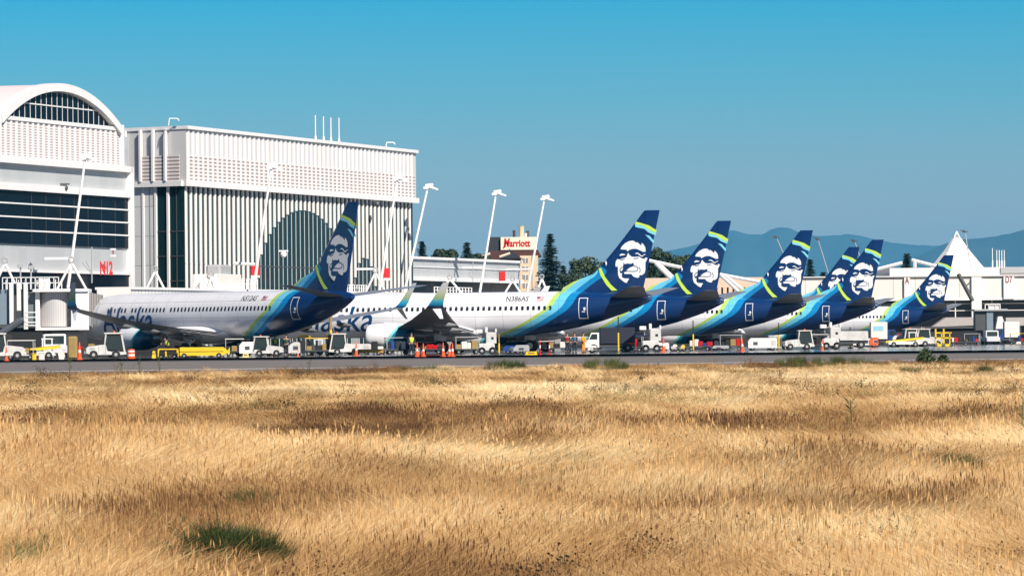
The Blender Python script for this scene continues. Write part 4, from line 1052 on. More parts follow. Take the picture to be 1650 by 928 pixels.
carts = [(34,381,1,CREAM,'roofed baggage cart right behind the clipped white tug'),(70,398,0,GREY,'open baggage cart left of the small pickup under the jet bridge'),(135,398,0,GREY,'open baggage cart behind the tall cone'),
 (300,420,0,GREY,'open baggage cart behind the long yellow bar'),(383,415,1,CREAM,'roofed baggage cart near the main wheels of the shaded airliner'),(452,432,0,GREY,'open baggage cart behind the vest wearing worker under the shaded tail'),(512,418,1,YEL,'yellow roofed baggage cart left of the tan and yellow pole'),
 (603,440,0,GREY,'open baggage cart half hidden by the big engine'),(640,435,1,GREY,'roofed baggage cart in the dark under the wing near the big engine'),(695,432,0,GREY,'open baggage cart beside the main wheel of the middle airliner'),(752,425,1,GREY,'roofed baggage cart left of the white lift vehicle'),
 (903,440,0,GREY,'open baggage cart behind the dark red topped worker'),(1018,455,1,BLUE,'blue roofed baggage cart behind the dark sided truck'),(1128,462,0,GREY,'open baggage cart behind the striped pole near the third tail'),(1178,470,1,GREY,'roofed baggage cart left of the lone cone'),
 (1252,490,0,GREY,'open baggage cart behind the pole before the fourth tail'),(1318,500,1,CREAM,'roofed baggage cart behind the dark orange cone'),(1402,590,0,YEL,'open baggage cart with mixed bags left of the blue backed truck'),(1446,600,1,RED,'red roofed baggage cart right of the blue backed truck'),
 (1546,620,0,GREY,'open baggage cart in the dark undercroft right of the yellow lift frames'),(1566,640,1,GREY,'roofed baggage cart left of the far small pickup'),(1640,660,1,YEL,'yellow roofed baggage cart at the far right edge')]
for i, (px, d_, kd, mm, lb) in enumerate(carts): put(make_cart(lb, kd, mm), px, d_, rng.uniform(-12, 12), .95)
# high loaders
def loader(px, d, label, rz=0, s=1.0):
    e = empty('high_loader', GX(px, d), R(rz), label, 'loader', 'white loaders'); e.scale = (s, s, s)
    MB().bbox(-.8, .6, -.8, .8, .35, .95, .1).build('chassis', SERV, e)
    MB().bbox(-.15, .75, -.7, .7, .95, 1.9, .05).build('cabin', SERV, e)
    MB().box(.3, .52, -.72, -.701, 1.3, 1.5).build('window', WIN, e)
    m = MB().box(-.2, 0, -.7, .7, 1.9, 2.35).box(.65, .78, -.7, .7, 1.9, 2.2); m.build('mast', CREAM, e)
    MB().bbox(-1.0, -.45, -.5, .5, 1.85, 2.15, .04).build('basket', CREAM, e); MB().box(-.6, -.2, -.1, .1, 1.4, 1.85).build('lift_arm', GREY, e)
    for x in (-.5, .4):
        for y in (-.7, .7): wheel(e, x, y, .33, .2)
    return e
loader(786, 405, 'white lift vehicle with a stepped body, left of the thin yellow pole', 0, .95)
loader(1050, 428, 'white high loader with tall front face, left of the red orange cone', 0, 1.05)
loader(1340, 470, 'white loader with brown dark gaps left of the service truck', 0, 1.1)
# tractor with yellow hood seen head on
e = empty('pushback_tractor', GX(491, 425), R(90), 'dark tractor with a yellow roof and large black tyres facing the camera', 'tractor')
MB().bbox(-1.2, 1.4, -.45, .45, .5, 1.3, .1).build('body', BLACK, e); MB().prism([(-.6,1.55),(-.3,1.75),(.3,1.75),(.6,1.55)], -1.0, .4, 'x').build('roof', YEL, e)
m = MB()
for y in (-.5, .5): m.box(-.6, -.52, y-.04, y+.04, 1.2, 1.6)
m.build('cab_post', DGREY, e)
for x in (-.9, 1.0):
    for y in (-.62, .62): wheel(e, x, y, .5, .3, DGREY)
# yellow hoist
e = empty('yellow_hoist', GX(425, 415), 0, 'yellow hoist standing behind the white tug under the dark belly', 'hoist')
m = MB().box(-.35, -.25, -.3, .3, .2, 1.5).box(.25, .35, -.3, .3, .2, 1.5).box(-.5, .5, -.35, .35, .1, .25).box(-.4, .4, -.3, .3, 1.4, 1.6).box(-.35, .35, -.05, .05, .8, .9); m.build('frame', YEL, e)
for x in (-.4, .4):
    for y in (-.3, .3): wheel(e, x, y, .14, .1, GREY)
for px, lb, rz in ((1513, 'left one of the two yellow lift frames under the beige concourse', 0), (1526, 'right one of the two yellow lift frames under the beige concourse', 0)):
    e = empty('lift_frame', GX(px, 560), R(rz), lb, 'lift', 'yellow lift frames')
    m = MB().box(-.45, -.3, -.3, .3, .1, 2.0).box(.25, .35, -.3, .3, .1, 1.6).box(-.45, .5, -.35, .35, .05, .3).box(-.45, .5, -.3, .3, .9, 1.05).box(-.3, .5, -.3, .3, 1.5, 1.62); m.build('frame', YEL, e)
    for x in (-.35, .4):
        for y in (-.3, .3): wheel(e, x, y, .16, .1, GREY)
# striped poles hanging by the tails
for px, yt, yb, d, lb in ((533,498,562,420,'tan and yellow pole before the blue airline lettering'), (804,538,566,400,'thin yellow pole at the right of the white lift vehicle'), (996.5,510,562,430,'striped pole under the second tail, before the white truck front'),
        (1117,516,562,455,'striped pole between the second and third tails'), (1255,520,562,480,'striped pole before the fourth tail stripes, left of a tug'), (1370,527,562,505,'striped pole before the white service truck'), (1485,527,562,590,'plain grey pole among the tugs at the right')):
    g = GX(px, d); top = P(px, yt, d).z
    e = empty('marker_pole', g, 0, lb, 'pole', 'marker poles by the tails')
    if px == 1485: MB().tube((0,0,.1), (0,0,top), .09).build('shaft', GREY, e)
    else:
        MB().tube((0,0,.1), (0,0,top*.55), .07 if px != 533 else .12).build('lower_shaft', YEL, e)
        MB().tube((0,0,top*.55), (0,0,top), .05 if px != 533 else .12).build('upper_shaft', TAN if px in (533, 804) else BLACK, e)
    MB().lathe([(0,.28),(.1,.26),(.14,.1)], 'z').build('base', DGREY, e)
e = empty('flat_trailer', GX(593, 415), 0, 'flat brown trailer on the ground under the left of the big engine', 'trailer')
MB().bbox(-1.3, 1.3, -.6, .6, .2, .5, .03).build('deck', mat('ochre boards', (.35,.20,.04), .7, var=.3), e)
for x in (-.9, .9):
    for y in (-.5, .5): wheel(e, x, y, .2, .14, GREY)

# ---------------------------------------------------------------- people
def skin_body(name, pts, edges, m, parent=None, sub=2):
    me = bpy.data.meshes.new(name); me.from_pydata([p[:3] for p in pts], edges, []); me.materials.append(m)
    o = bpy.data.objects.new(name, me); COL.objects.link(o)
    if parent: o.parent = parent
    md = o.modifiers.new('Skin', 'SKIN'); md.use_smooth_shade = True
    for i, p in enumerate(pts):
        sv = me.skin_vertices[0].data[i]; r = p[3]; sv.radius = r if isinstance(r, tuple) else (r, r); sv.use_root = (i == 0)
    s = o.modifiers.new('Sub', 'SUBSURF'); s.levels = sub; s.render_levels = sub
    return o
def person(px, d, rz, label, vest, trousers=CLOTH, hat=None, bend=0.0, reach=0.0, s=1.0):
    e = empty('person', GX(px, d), R(rz), label, 'person', 'ramp workers'); e.scale = (s, s, s)
    b = bend
    pel, ch, nk, hd = (0,0,.95), (0,-.5*b,1.28-.1*b), (0,-.75*b,1.48-.22*b), (0,-.85*b,1.66-.3*b)
    pts = [(*pel,.13), (0,-.25*b,1.12,.12), (*ch,(.17,.12)), (*nk,.055), (hd[0],hd[1]-.01,hd[2]-.06,.085), (hd[0],hd[1],hd[2]+.05,.088)]
    ed = [(0,1),(1,2),(2,3),(3,4),(4,5)]
    for sg in (-1, 1):
        k = len(pts)
        pts += [(sg*.1,0,.88,.09), (sg*.12,-.03,.5,.065), (sg*.13,.02,.1,.045), (sg*.14,-.13,.04,.04)]
        ed += [(0,k),(k,k+1),(k+1,k+2),(k+2,k+3)]
        k = len(pts); rr = reach
        pts += [(sg*.19,ch[1],1.4-.18*b,.06), (sg*.25,ch[1]-.05-.12*rr,1.14+.1*rr,.045), (sg*.24,ch[1]-.18-.3*rr,.92+.3*rr,.033), (sg*.23,ch[1]-.22-.36*rr,.84+.34*rr,.038)]
        ed += [(2,k),(k,k+1),(k+1,k+2),(k+2,k+3)]
    body = skin_body('body', pts, ed, SKIN, e)
    # face, ears, hair or cap
    hz = hd[2]; hy = hd[1]
    m = MB().sphere((-.035, hy-.082, hz+.02), .012, 4).sphere((.035, hy-.082, hz+.02), .012, 4); m.build('eyes', BLACK, body)
    MB().prism([(-.015, hz-.03), (.015, hz-.03), (0, hz+.02)], hy-.115, hy-.08, 'y').build('nose', SKIN, body)
    MB().lathe([(hz+.03,.102),(hz+.09,.098),(hz+.13,.06),(hz+.145,.01)], 'z', (0,hy,0), 14).build('cap' if hat else 'hair', hat or BLACK, body, smooth=True)
    # clothing shells
    g = .018
    vp = [(*pel[:2],.98,.16), (0,-.25*b,1.12,.165), (ch[0],ch[1],ch[2],(.235,.17)), (0,(ch[1]+nk[1])/2,1.42-.16*b,(.19,.12))]
    skin_body('vest', vp, [(0,1),(1,2),(2,3)], vest, e, 1)
    tp = [(0,0,.96,.145)]; te = []
    for sg in (-1, 1):
        k = len(tp); tp += [(sg*.1,0,.86,.105), (sg*.12,-.03,.5,.08), (sg*.13,.01,.13,.065)]; te += [(0,k),(k,k+1),(k+1,k+2)]
    skin_body('trousers', tp, te, trousers, e, 1)
    sp_, se = [], []
    for sg in (-1, 1):
        k = len(sp_); sp_ += [(sg*.17,ch[1],1.4-.18*b,.088), (sg*.25,ch[1]-.05-.12*reach,1.14+.1*reach,.068), (sg*.24,ch[1]-.16-.27*reach,.95+.27*reach,.055)]; se += [(k,k+1),(k+1,k+2)]
        skin_body('sleeve', sp_[k:], [(0,1),(1,2)], trousers, e, 1)
        MB().bbox(sg*.14-.05, sg*.14+.05, -.2, .08, 0, .1, .02).build('boot', BLACK, e)
    return e
person(663, 392, 20, 'person in a bright yellow vest standing under the wing beside the big engine', VEST, s=1.02)
person(271, 392, -30, 'person in a yellow vest bending at the yellow frame cart under the shaded wing', VEST, bend=.55, reach=.6)
person(443, 415, 40, 'person in a yellow green vest behind the white tug, under the shaded tail', VEST, hat=DGREY)
person(461, 405, 170, 'person in dark clothes seen from behind, left of the white unit under the shaded tail', mat('dark green jacket', (.02,.07,.03), .9))
person(940, 425, 60, 'person in an orange suit standing right of the dark clothed group', VESTO, VESTO, s=1.0)
person(926, 430, -20, 'person in blue work clothes left of the orange suited worker', mat('work blue', (.05,.14,.25), .9), CLOTH)
person(914, 436, 10, 'person in a dark red top, leftmost of the group under the second tail', mat('dark red cloth', (.25,.02,.02), .9), CLOTH)
# ================================================================ GROUND, FIELD, GRASS
def interp(x, xs, ys): return float(np.interp(x, xs, ys))
eL, eR = G(0, 604), G(1650, 582.5)          # grass edge
wL, wR = G(0, 600), G(1650, 578.5)          # white line
fL, fR = G(0, 583.5), G(1650, 567.5)        # far edge of the taxiway
def line_y(a, b, x): return a.y + (x-a.x)*(b.y-a.y)/(b.x-a.x)
class VN:     # cheap value noise
    def __init__(s, seed): s.r = np.random.RandomState(seed).rand(257, 257)
    def __call__(s, x, y):
        x = np.asarray(x, float); y = np.asarray(y, float)
        xi = np.floor(x).astype(int); yi = np.floor(y).astype(int); fx = x-xi; fy = y-yi
        fx = fx*fx*(3-2*fx); fy = fy*fy*(3-2*fy); r = s.r; a, b, c, d = r[xi%256, yi%256], r[(xi+1)%256, yi%256], r[xi%256, (yi+1)%256], r[(xi+1)%256, (yi+1)%256]
        return (a*(1-fx)+b*fx)*(1-fy)+(c*(1-fx)+d*fx)*fy
n1, n2, n3, n4 = VN(1), VN(2), VN(3), VN(4)
def fz(x, y):
    x = np.asarray(x, float); y = np.asarray(y, float)
    ye = eL.y + (x-eL.x)*(eR.y-eL.y)/(eR.x-eL.x)
    t = np.clip((ye-y)/150.0, 0, 1)
    z = -.55*(t*t*(3-2*t)) - .27*np.clip((ye-y)/2.5, 0, 1)
    yy = y + 5*(n1(x*.05+3, y*.02)-.5)*2
    fade = np.clip((ye-y)/20, 0, 1)
    bump = .085*np.exp(-((yy-43)/5.5)**2) + .13*np.exp(-((yy-74)/9)**2) + .10*np.exp(-((yy-128)/16)**2) - .07*np.exp(-((yy-57)/6)**2) - .08*np.exp(-((yy-100)/10)**2)
    bump = bump + .07*(n2(x*.22, y*.10)-.5) + .07*(n4(x*.8, y*.25)-.5) + .12*(n3(x*.07+9, y*.035)-.5)
    return z + bump*fade
# one ground sheet out to the horizon
xs = np.concatenate([-np.geomspace(24000, 45, 22), np.linspace(-42, 42, 85), np.geomspace(45, 24000, 22)])
ys = np.concatenate([[-400, -100, 0], np.linspace(10, 245, 236), np.geomspace(255, 36000, 30)])
XX, YY = np.meshgrid(xs, ys); ZZ = fz(XX, YY)
ZZ = np.where(YY > 0, ZZ, ZZ)
v = np.stack([XX.ravel(), YY.ravel(), ZZ.ravel()], 1); nx, ny = len(xs), len(ys)
idx = np.arange(nx*ny).reshape(ny, nx)
f = np.stack([idx[:-1,:-1].ravel(), idx[:-1,1:].ravel(), idx[1:,1:].ravel(), idx[1:,:-1].ravel()], 1)
me = bpy.data.meshes.new('ground'); me.from_pydata(v.tolist(), [], f.tolist()); me.polygons.foreach_set('use_smooth', [True]*len(me.polygons))
soil = mat('dry soil and thatch', (.26,.165,.08), .95, var=.35, scale=.8, bump=.6); me.materials.append(soil)
gr = bpy.data.objects.new('ground', me); COL.objects.link(gr); tag(gr, kind='structure')
def sheet(name, pts, z, m):
    me = bpy.data.meshes.new(name); me.from_pydata([(p[0], p[1], z) for p in pts], [], [tuple(range(len(pts)))]); me.materials.append(m)
    o = bpy.data.objects.new(name, me); COL.objects.link(o); return tag(o, kind='structure')
def asphalt(name, col, rough, spec=.5, var=.25):
    m, nt, b = new_mat(name); N = nt.nodes.new; L = nt.links.new
    tc = N('ShaderNodeTexCoord'); a = N('ShaderNodeTexNoise'); a.inputs['Scale'].default_value = .15; a.inputs['Detail'].default_value = 8; a.inputs['Roughness'].default_value = .7
    L(tc.outputs['Object'], a.inputs['Vector'])
    mx = N('ShaderNodeMix'); mx.data_type = 'RGBA'; L(a.outputs['Fac'], mx.inputs['Factor'])
    mx.inputs['A'].default_value = (*[c*(1-var) for c in col], 1); mx.inputs['B'].default_value = (*[c*(1+var) for c in col], 1)
    L(mx.outputs['Result'], b.inputs['Base Color'])
    mr = N('ShaderNodeMapRange'); L(a.outputs['Fac'], mr.inputs[0]); mr.inputs[3].default_value = rough*.8; mr.inputs[4].default_value = rough*1.25; L(mr.outputs[0], b.inputs['Roughness'])
    b.inputs['Specular IOR Level'].default_value = spec
    return m
def off(a, b, X): return (X, line_y(a, b, X))
sheet('apron', [off(fL, fR, -400), off(fL, fR, 500), (1500, 1400), (-1200, 1400)], .004, asphalt('apron concrete', (.07,.07,.07), .085, .5))
sheet('taxiway', [(-400, line_y(eL, eR, -400)+1), (500, line_y(eL, eR, 500)+1), (500, line_y(fL, fR, 500)+.5), (-400, line_y(fL, fR, -400)+.5)], .008, asphalt('taxiway asphalt', (.17,.15,.14), .75, .2, .15))
def stripe(name, a, b, d0, d1, m, z):
    sheet(name, [(-400, line_y(a, b, -400)+d0), (500, line_y(a, b, 500)+d0), (500, line_y(a, b, 500)+d1), (-400, line_y(a, b, -400)+d1)], z, m)
stripe('taxiway_edge_line', wL, wR, 0, 3.2, mat('worn white marking', (.62,.58,.54), .8, var=.25, scale=.5), .012)
stripe('taxiway_dark_edge', fL, fR, -14, -1, asphalt('sealed dark edge', (.05,.048,.048), .6, .3), .016)

# ---- grass clumps (sources live in a collection that is not part of the scene)
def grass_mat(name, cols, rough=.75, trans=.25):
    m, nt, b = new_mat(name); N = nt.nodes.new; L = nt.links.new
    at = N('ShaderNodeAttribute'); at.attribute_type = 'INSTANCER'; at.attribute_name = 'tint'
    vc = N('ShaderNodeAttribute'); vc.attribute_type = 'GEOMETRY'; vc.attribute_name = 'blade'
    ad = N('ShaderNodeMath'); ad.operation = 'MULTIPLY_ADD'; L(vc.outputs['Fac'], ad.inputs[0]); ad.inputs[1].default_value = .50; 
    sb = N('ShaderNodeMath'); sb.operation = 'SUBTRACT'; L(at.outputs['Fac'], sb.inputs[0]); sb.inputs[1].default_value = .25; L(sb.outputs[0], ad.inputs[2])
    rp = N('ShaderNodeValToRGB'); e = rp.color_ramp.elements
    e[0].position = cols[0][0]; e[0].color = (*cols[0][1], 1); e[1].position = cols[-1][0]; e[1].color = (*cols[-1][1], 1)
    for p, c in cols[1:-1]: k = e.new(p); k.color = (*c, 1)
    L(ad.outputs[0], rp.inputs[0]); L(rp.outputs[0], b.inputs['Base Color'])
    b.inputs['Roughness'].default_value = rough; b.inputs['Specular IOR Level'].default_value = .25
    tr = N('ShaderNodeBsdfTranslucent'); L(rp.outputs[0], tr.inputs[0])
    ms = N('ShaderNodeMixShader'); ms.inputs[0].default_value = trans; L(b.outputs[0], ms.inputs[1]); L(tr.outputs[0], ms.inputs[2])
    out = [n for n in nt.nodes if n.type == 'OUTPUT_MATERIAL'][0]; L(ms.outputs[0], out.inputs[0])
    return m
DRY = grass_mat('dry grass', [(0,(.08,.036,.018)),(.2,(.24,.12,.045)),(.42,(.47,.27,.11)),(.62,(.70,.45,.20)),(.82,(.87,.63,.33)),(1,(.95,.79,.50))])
GRN = grass_mat('green grass', [(0,(.015,.025,.008)),(.5,(.06,.09,.022)),(1,(.22,.21,.07))])
WEED = grass_mat('dry weed', [(0,(.02,.015,.01)),(.5,(.16,.09,.04)),(1,(.32,.20,.09))])
def clump(seed, n, rad, h, w, lean, seeds=.3, m=DRY, wind=(.12,0)):
    r = np.random.RandomState(seed); V = []; Fc = []; T = []
    for _ in range(n):
        a = r.rand()*6.283; q = rad*math.sqrt(r.rand()); x, y = q*math.cos(a), q*math.sin(a)
        hh = h*(.35+.9*r.rand()**1.3); la = r.randn()*.9; ll = lean*(.15+1.1*r.rand())*hh; dx, dy = ll*math.cos(la)+wind[0]*hh, ll*math.sin(la)+wind[1]*hh
        fa = r.rand()*3.1416; wx, wy = w/2*math.cos(fa), w/2*math.sin(fa)*.6; tint = r.rand(); o = len(V)
        for k, (t, ww) in enumerate(((0,1),(.4,.9),(.75,.6),(1,.08))):
            cx, cy, cz = x+dx*t*t, y+dy*t*t, hh*t*(1-.12*t*lean)
            V += [(cx-wx*ww, cy-wy*ww, cz), (cx+wx*ww, cy+wy*ww, cz)]; T += [tint, tint]
        Fc += [(o,o+1,o+3,o+2),(o+2,o+3,o+5,o+4),(o+4,o+5,o+7,o+6)]
        if r.rand() < seeds:
            o = len(V); s = w*1.5; cz = hh; hx, hy = x+dx, y+dy; ln = hh*.2
            V += [(hx,hy,cz-ln*.6),(hx-s,hy,cz),(hx,hy+s*.3,cz+ln*.6),(hx+s,hy,cz)]; T += [max(0, tint-.75)]*4; Fc.append((o,o+1,o+2,o+3))
    me = bpy.data.meshes.new('grass_clump'); me.from_pydata(V, [], Fc); me.materials.append(m)
    at = me.attributes.new('blade', 'FLOAT', 'POINT'); at.data.foreach_set('value', T)
    return bpy.data.objects.new('grass_clump', me)
def weed_src(seed, h, n, m=WEED):
    r = np.random.RandomState(seed); V = []; Fc = []; T = []
    def stick(a, b, w, t):
        o = len(V); V.extend([(a[0]-w,a[1],a[2]),(a[0]+w,a[1],a[2]),(b[0]+w*.5,b[1],b[2]),(b[0]-w*.5,b[1],b[2])]); T.extend([t]*4); Fc.append((o,o+1,o+2,o+3))
    for _ in range(n):
        x, y = r.randn()*.1, r.randn()*.1; lx, ly = r.randn()*.12, r.randn()*.12; hh = h*(.5+.6*r.rand()); t = r.rand()
        stick((x,y,0), (x+lx,y+ly,hh), .004, t)
        for k in range(10):
            q = .35+.65*r.rand(); bx, by, bz = x+lx*q, y+ly*q, hh*q; ex, ey, ez = bx+r.randn()*.06, by+r.randn()*.05, bz+.06*r.rand()
            stick((bx,by,bz), (ex,ey,ez), .002, t)
            s = .007+.010*r.rand(); o = len(V); V.extend([(ex-s,ey,ez),(ex,ey-s*.3,ez-s),(ex+s,ey,ez),(ex,ey+s*.3,ez+s)]); T.extend([max(0,t-.3)]*4); Fc.append((o,o+1,o+2,o+3))
    me = bpy.data.meshes.new('weed_clump'); me.from_pydata(V, [], Fc); me.materials.append(m)
    at = me.attributes.new('blade', 'FLOAT', 'POINT'); at.data.foreach_set('value', T)
    return bpy.data.objects.new('weed_clump', me)
def source(name, objs):
    c = bpy.data.collections.new(name)
    for o in objs: c.objects.link(o)
    return c
def scatter(name, pts, rot, scl, pick, tint, src, label, cat):
    me = bpy.data.meshes.new(name); me.from_pydata(pts.tolist(), [], [])
    def A(n, t, d, k='value'):
        a = me.attributes.new(n, t, 'POINT'); a.data.foreach_set(k, np.asarray(d).ravel())
    A('rot', 'FLOAT_VECTOR', rot.astype(np.float32), 'vector'); A('scl', 'FLOAT_VECTOR', scl.astype(np.float32), 'vector'); A('pick', 'INT', pick.astype(np.int32)); A('tint', 'FLOAT', tint.astype(np.float32))
    o = bpy.data.objects.new(name, me); COL.objects.link(o)
    ng = bpy.data.node_groups.new(name, 'GeometryNodeTree')
    ng.interface.new_socket('Geometry', in_out='INPUT', socket_type='NodeSocketGeometry'); ng.interface.new_socket('Geometry', in_out='OUTPUT', socket_type='NodeSocketGeometry')
    N = ng.nodes.new; L = ng.links.new
    gi, go = N('NodeGroupInput'), N('NodeGroupOutput'); ci = N('GeometryNodeCollectionInfo'); ci.inputs['Collection'].default_value = src
    ci.inputs['Separate Children'].default_value = True; ci.inputs['Reset Children'].default_value = True
    ip = N('GeometryNodeInstanceOnPoints'); ip.inputs['Pick Instance'].default_value = True
    def na(n, t):
        q = N('GeometryNodeInputNamedAttribute'); q.data_type = t; q.inputs['Name'].default_value = n; return q.outputs['Attribute']
    L(gi.outputs[0], ip.inputs['Points']); L(ci.outputs[0], ip.inputs['Instance']); L(na('pick','INT'), ip.inputs['Instance Index'])
    e2 = N('FunctionNodeEulerToRotation'); L(na('rot','FLOAT_VECTOR'), e2.inputs[0]); L(e2.outputs[0], ip.inputs['Rotation'])
    L(na('scl','FLOAT_VECTOR'), ip.inputs['Scale']); L(ip.outputs[0], go.inputs[0])
    md = o.modifiers.new('scatter', 'NODES'); md.node_group = ng
    if cat: tag(o, label, cat, kind='stuff')
    else: tag(o, label, kind='stuff')
    return o
rs = np.random.RandomState(11)
near = source('near_grass', [clump(20+i, 110, .30, .36, .0040, 1.0, .04) for i in range(5)] + [clump(40+i, 110, .30, .34, .0040, 1.7, .03, wind=(.5,0)) for i in range(3)])
midg = source('mid_grass', [clump(60+i, 110, .36, .40, .0068, 1.0, .03) for i in range(4)] + [clump(70+i, 110, .36, .36, .0068, 1.7, .02, wind=(.5,0)) for i in range(3)])
farg = source('far_grass', [clump(80+i, 90, .45, .27, .012, .9, 0) for i in range(4)] + [clump(90+i, 90, .45, .22, .012, 1.5, 0, wind=(.5,0)) for i in range(3)])
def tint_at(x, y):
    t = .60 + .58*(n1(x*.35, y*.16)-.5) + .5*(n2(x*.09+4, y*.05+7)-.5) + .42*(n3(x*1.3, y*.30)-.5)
    # paler tint on the rises, browner tint in the hollows
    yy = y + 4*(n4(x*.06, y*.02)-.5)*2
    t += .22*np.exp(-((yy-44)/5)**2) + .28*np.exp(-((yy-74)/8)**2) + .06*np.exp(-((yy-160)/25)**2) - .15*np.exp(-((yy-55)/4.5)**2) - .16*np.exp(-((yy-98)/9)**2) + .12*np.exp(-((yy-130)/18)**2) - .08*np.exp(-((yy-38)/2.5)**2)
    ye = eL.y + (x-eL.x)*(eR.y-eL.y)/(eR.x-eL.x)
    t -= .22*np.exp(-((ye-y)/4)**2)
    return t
def at_row(px, py, h=0):
    """ground point under a picture point, walking along the ray to the field surface"""
    a, b = ray(px, py)
    for d in np.arange(27, 260, .15):
        if H + b*d < float(fz(a*d, d))+h+(.17 if d < 120 else 0): return a*d, d
    return a*230, 230
CLEAR = []
for q in ((262,462,887,1.3),(1500,1590,757,2.2),(370,440,815,1.2)):
    p0, p1 = at_row(q[0], q[2]), at_row(q[1], q[2]); CLEAR.append(((p0[0]+p1[0])/2, (p0[1]+p1[1])/2, abs(p1[0]-p0[0])/2, q[3]))
def field_pts(y0, y1, dens):
    A = .23*(y1*y1-y0*y0)/2 + 2*(y1-y0); n = int(A*dens)
    y = np.sqrt(rs.rand(n)*(y1*y1-y0*y0)+y0*y0); x = (rs.rand(n)-.5)*(.23*y+2)
    ye = eL.y + (x-eL.x)*(eR.y-eL.y)/(eR.x-eL.x); k = y < ye-.5 + rs.rand(n)*.8
    for cx, cy_, rx, ry in CLEAR:
        k &= ~((((x-cx)/rx)**2 + ((y-cy_+ry*.3)/ry)**2 < 1) & (rs.rand(n) < .95))
    return x[k], y[k]
for nm, y0, y1, dens, src, nv, lb in (('dry_grass_near', 27, 62, 34, near, 8, 'straw coloured dry grass filling the bottom of the photo'), ('dry_grass_middle', 62, 115, 20, midg, 7, 'straw coloured dry grass across the middle of the field'), ('dry_grass_far', 115, 235, 8, farg, 7, 'dry brown grass along the taxiway edge')):
    x, y = field_pts(y0, y1, dens); n = len(x); z = fz(x, y)
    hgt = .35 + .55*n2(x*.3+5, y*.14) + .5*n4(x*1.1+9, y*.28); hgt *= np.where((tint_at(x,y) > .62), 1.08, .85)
    s = np.stack([np.ones(n)*1.0, np.ones(n)*1.0, hgt], 1)*(.85+.3*rs.rand(n))[:,None]
    rot = np.stack([rs.randn(n)*.10, rs.randn(n)*.10+.05, np.where(n1(x*.22+70, y*.12) > .5, 3.14, 0) + 2.2*(n4(x*.5, y*.22+30)-.5) + rs.randn(n)*.45], 1)
    lodged = (n4(x*.45, y*.18) > .55) | (rs.rand(n) < .3)
    pick = np.where(lodged, nv-1-rs.randint(0, 3, n), rs.randint(0, nv-3, n))
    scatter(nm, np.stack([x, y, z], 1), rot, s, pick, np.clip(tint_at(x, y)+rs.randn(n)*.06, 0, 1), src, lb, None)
# dry weed stalks
wsrc = source('weed_stalks', [weed_src(100+i, .36, 5) for i in range(5)])
xa, ya = field_pts(31, 230, 3.0); k = ((n3(xa*.5+20, ya*.14+2) > .56) | (rs.rand(len(xa)) < .08) | ((ya < 41) & (xa > 0) & (rs.rand(len(xa)) < .5))) & (rs.rand(len(xa)) < np.clip(1.15-ya/105, .07, 1)); xa, ya = xa[k], ya[k]
n = len(xa); sc = (.7+.6*rs.rand(n))*np.clip(ya/90, .8, 1.3)
scatter('dry_weed_stalks', np.stack([xa, ya, fz(xa, ya)], 1), np.stack([rs.randn(n)*.1, rs.randn(n)*.1, rs.rand(n)*6.28], 1), np.stack([sc, sc, sc*.85], 1), rs.randint(0, 5, n), rs.rand(n), wsrc, 'brown dried weed stalks standing in the grass', None)
# green patches
gs2 = source('olive_stems', [clump(140+i, 26, .22, .34, .005, .8, .1, GRN, (.1,0)) for i in range(3)])
xo, yo = field_pts(31, 200, 2.2); k = (n2(xo*.35+40, yo*.10+11) > .66) & (rs.rand(len(xo)) < .8); xo, yo = xo[k], yo[k]; no = len(xo); so_ = (.7+.5*rs.rand(no))
scatter('olive_stems', np.stack([xo, yo, fz(xo, yo)], 1), np.stack([rs.randn(no)*.15, rs.randn(no)*.15, rs.rand(no)*6.28], 1), np.stack([so_, so_, so_], 1), rs.randint(0, 3, no), .6+.4*rs.rand(no), gs2, 'thin olive stems mixed through the dry grass', None)
gsrc = source('green_tufts', [clump(120+i, 90, .12, .27, .0065, .5, 0, GRN, (0,0)) for i in range(4)])
def patch(name, px0, px1, py, depth, n, label, s=1.0, tint=.45, src=gsrc, nvar=4):
    x0, y0 = at_row(px0, py, .0); x1, y1 = at_row(px1, py, .0)
    t = rs.rand(n); x = x0+(x1-x0)*t; y = y0+(y1-y0)*t+(rs.rand(n)-.5)*depth*(1-(2*t-1)**4)
    k = n3(x*3.0+50, y*1.2) > .22; x, y = x[k], y[k]; n = len(x)
    ed = 1-.45*np.abs(2*(x-x0)/(x1-x0)-1)**3
    sc = s*(.8+.4*rs.rand(n))*ed
    o = scatter(name, np.stack([x, y, fz(x, y)], 1), np.stack([rs.randn(n)*.12, rs.randn(n)*.12, rs.rand(n)*6.28], 1), np.stack([sc, sc, sc], 1), rs.randint(0, nvar, n), np.clip(tint+rs.randn(n)*.12, 0, 1), src, label, None)
    return o
patch('green_grass_patch', 262, 462, 887, 1.1, 330, 'dark green grass patch low in the field, left of centre', 1.15, .2)
patch('green_weed_patch', 1500, 1590, 757, 2.5, 60, 'green weed patch in a dark hollow at the right of the field', 1.2, .3)
patch('green_weed_patch', 370, 440, 815, 1.6, 45, 'dark green weeds in the hollow above the large green patch', 1.1, .35)
patch('green_weed_patch', 880, 960, 742, 3, 24, 'sparse green tuft in the middle of the field', 1.0, .55)
patch('green_weed_patch', 0, 60, 905, 1.2, 20, 'green tinged grass at the lower left corner', 1.1, .6)
patch('green_weed_patch', 780, 850, 600, 5, 60, 'dark green weeds at the taxiway edge below the third airliner wheel', 1.5, .3)
patch('green_weed_patch', 630, 740, 606, 5, 60, 'dark green weeds at the taxiway edge below the safety cones', 1.3, .4)
patch('green_weed_patch', 940, 1010, 594, 5, 50, 'olive weeds at the taxiway edge right of centre', 1.5, .5)
patch('green_weed_patch', 1240, 1420, 590, 6, 110, 'olive weeds along the taxiway edge below the fourth and fifth tails', 1.4, .6)
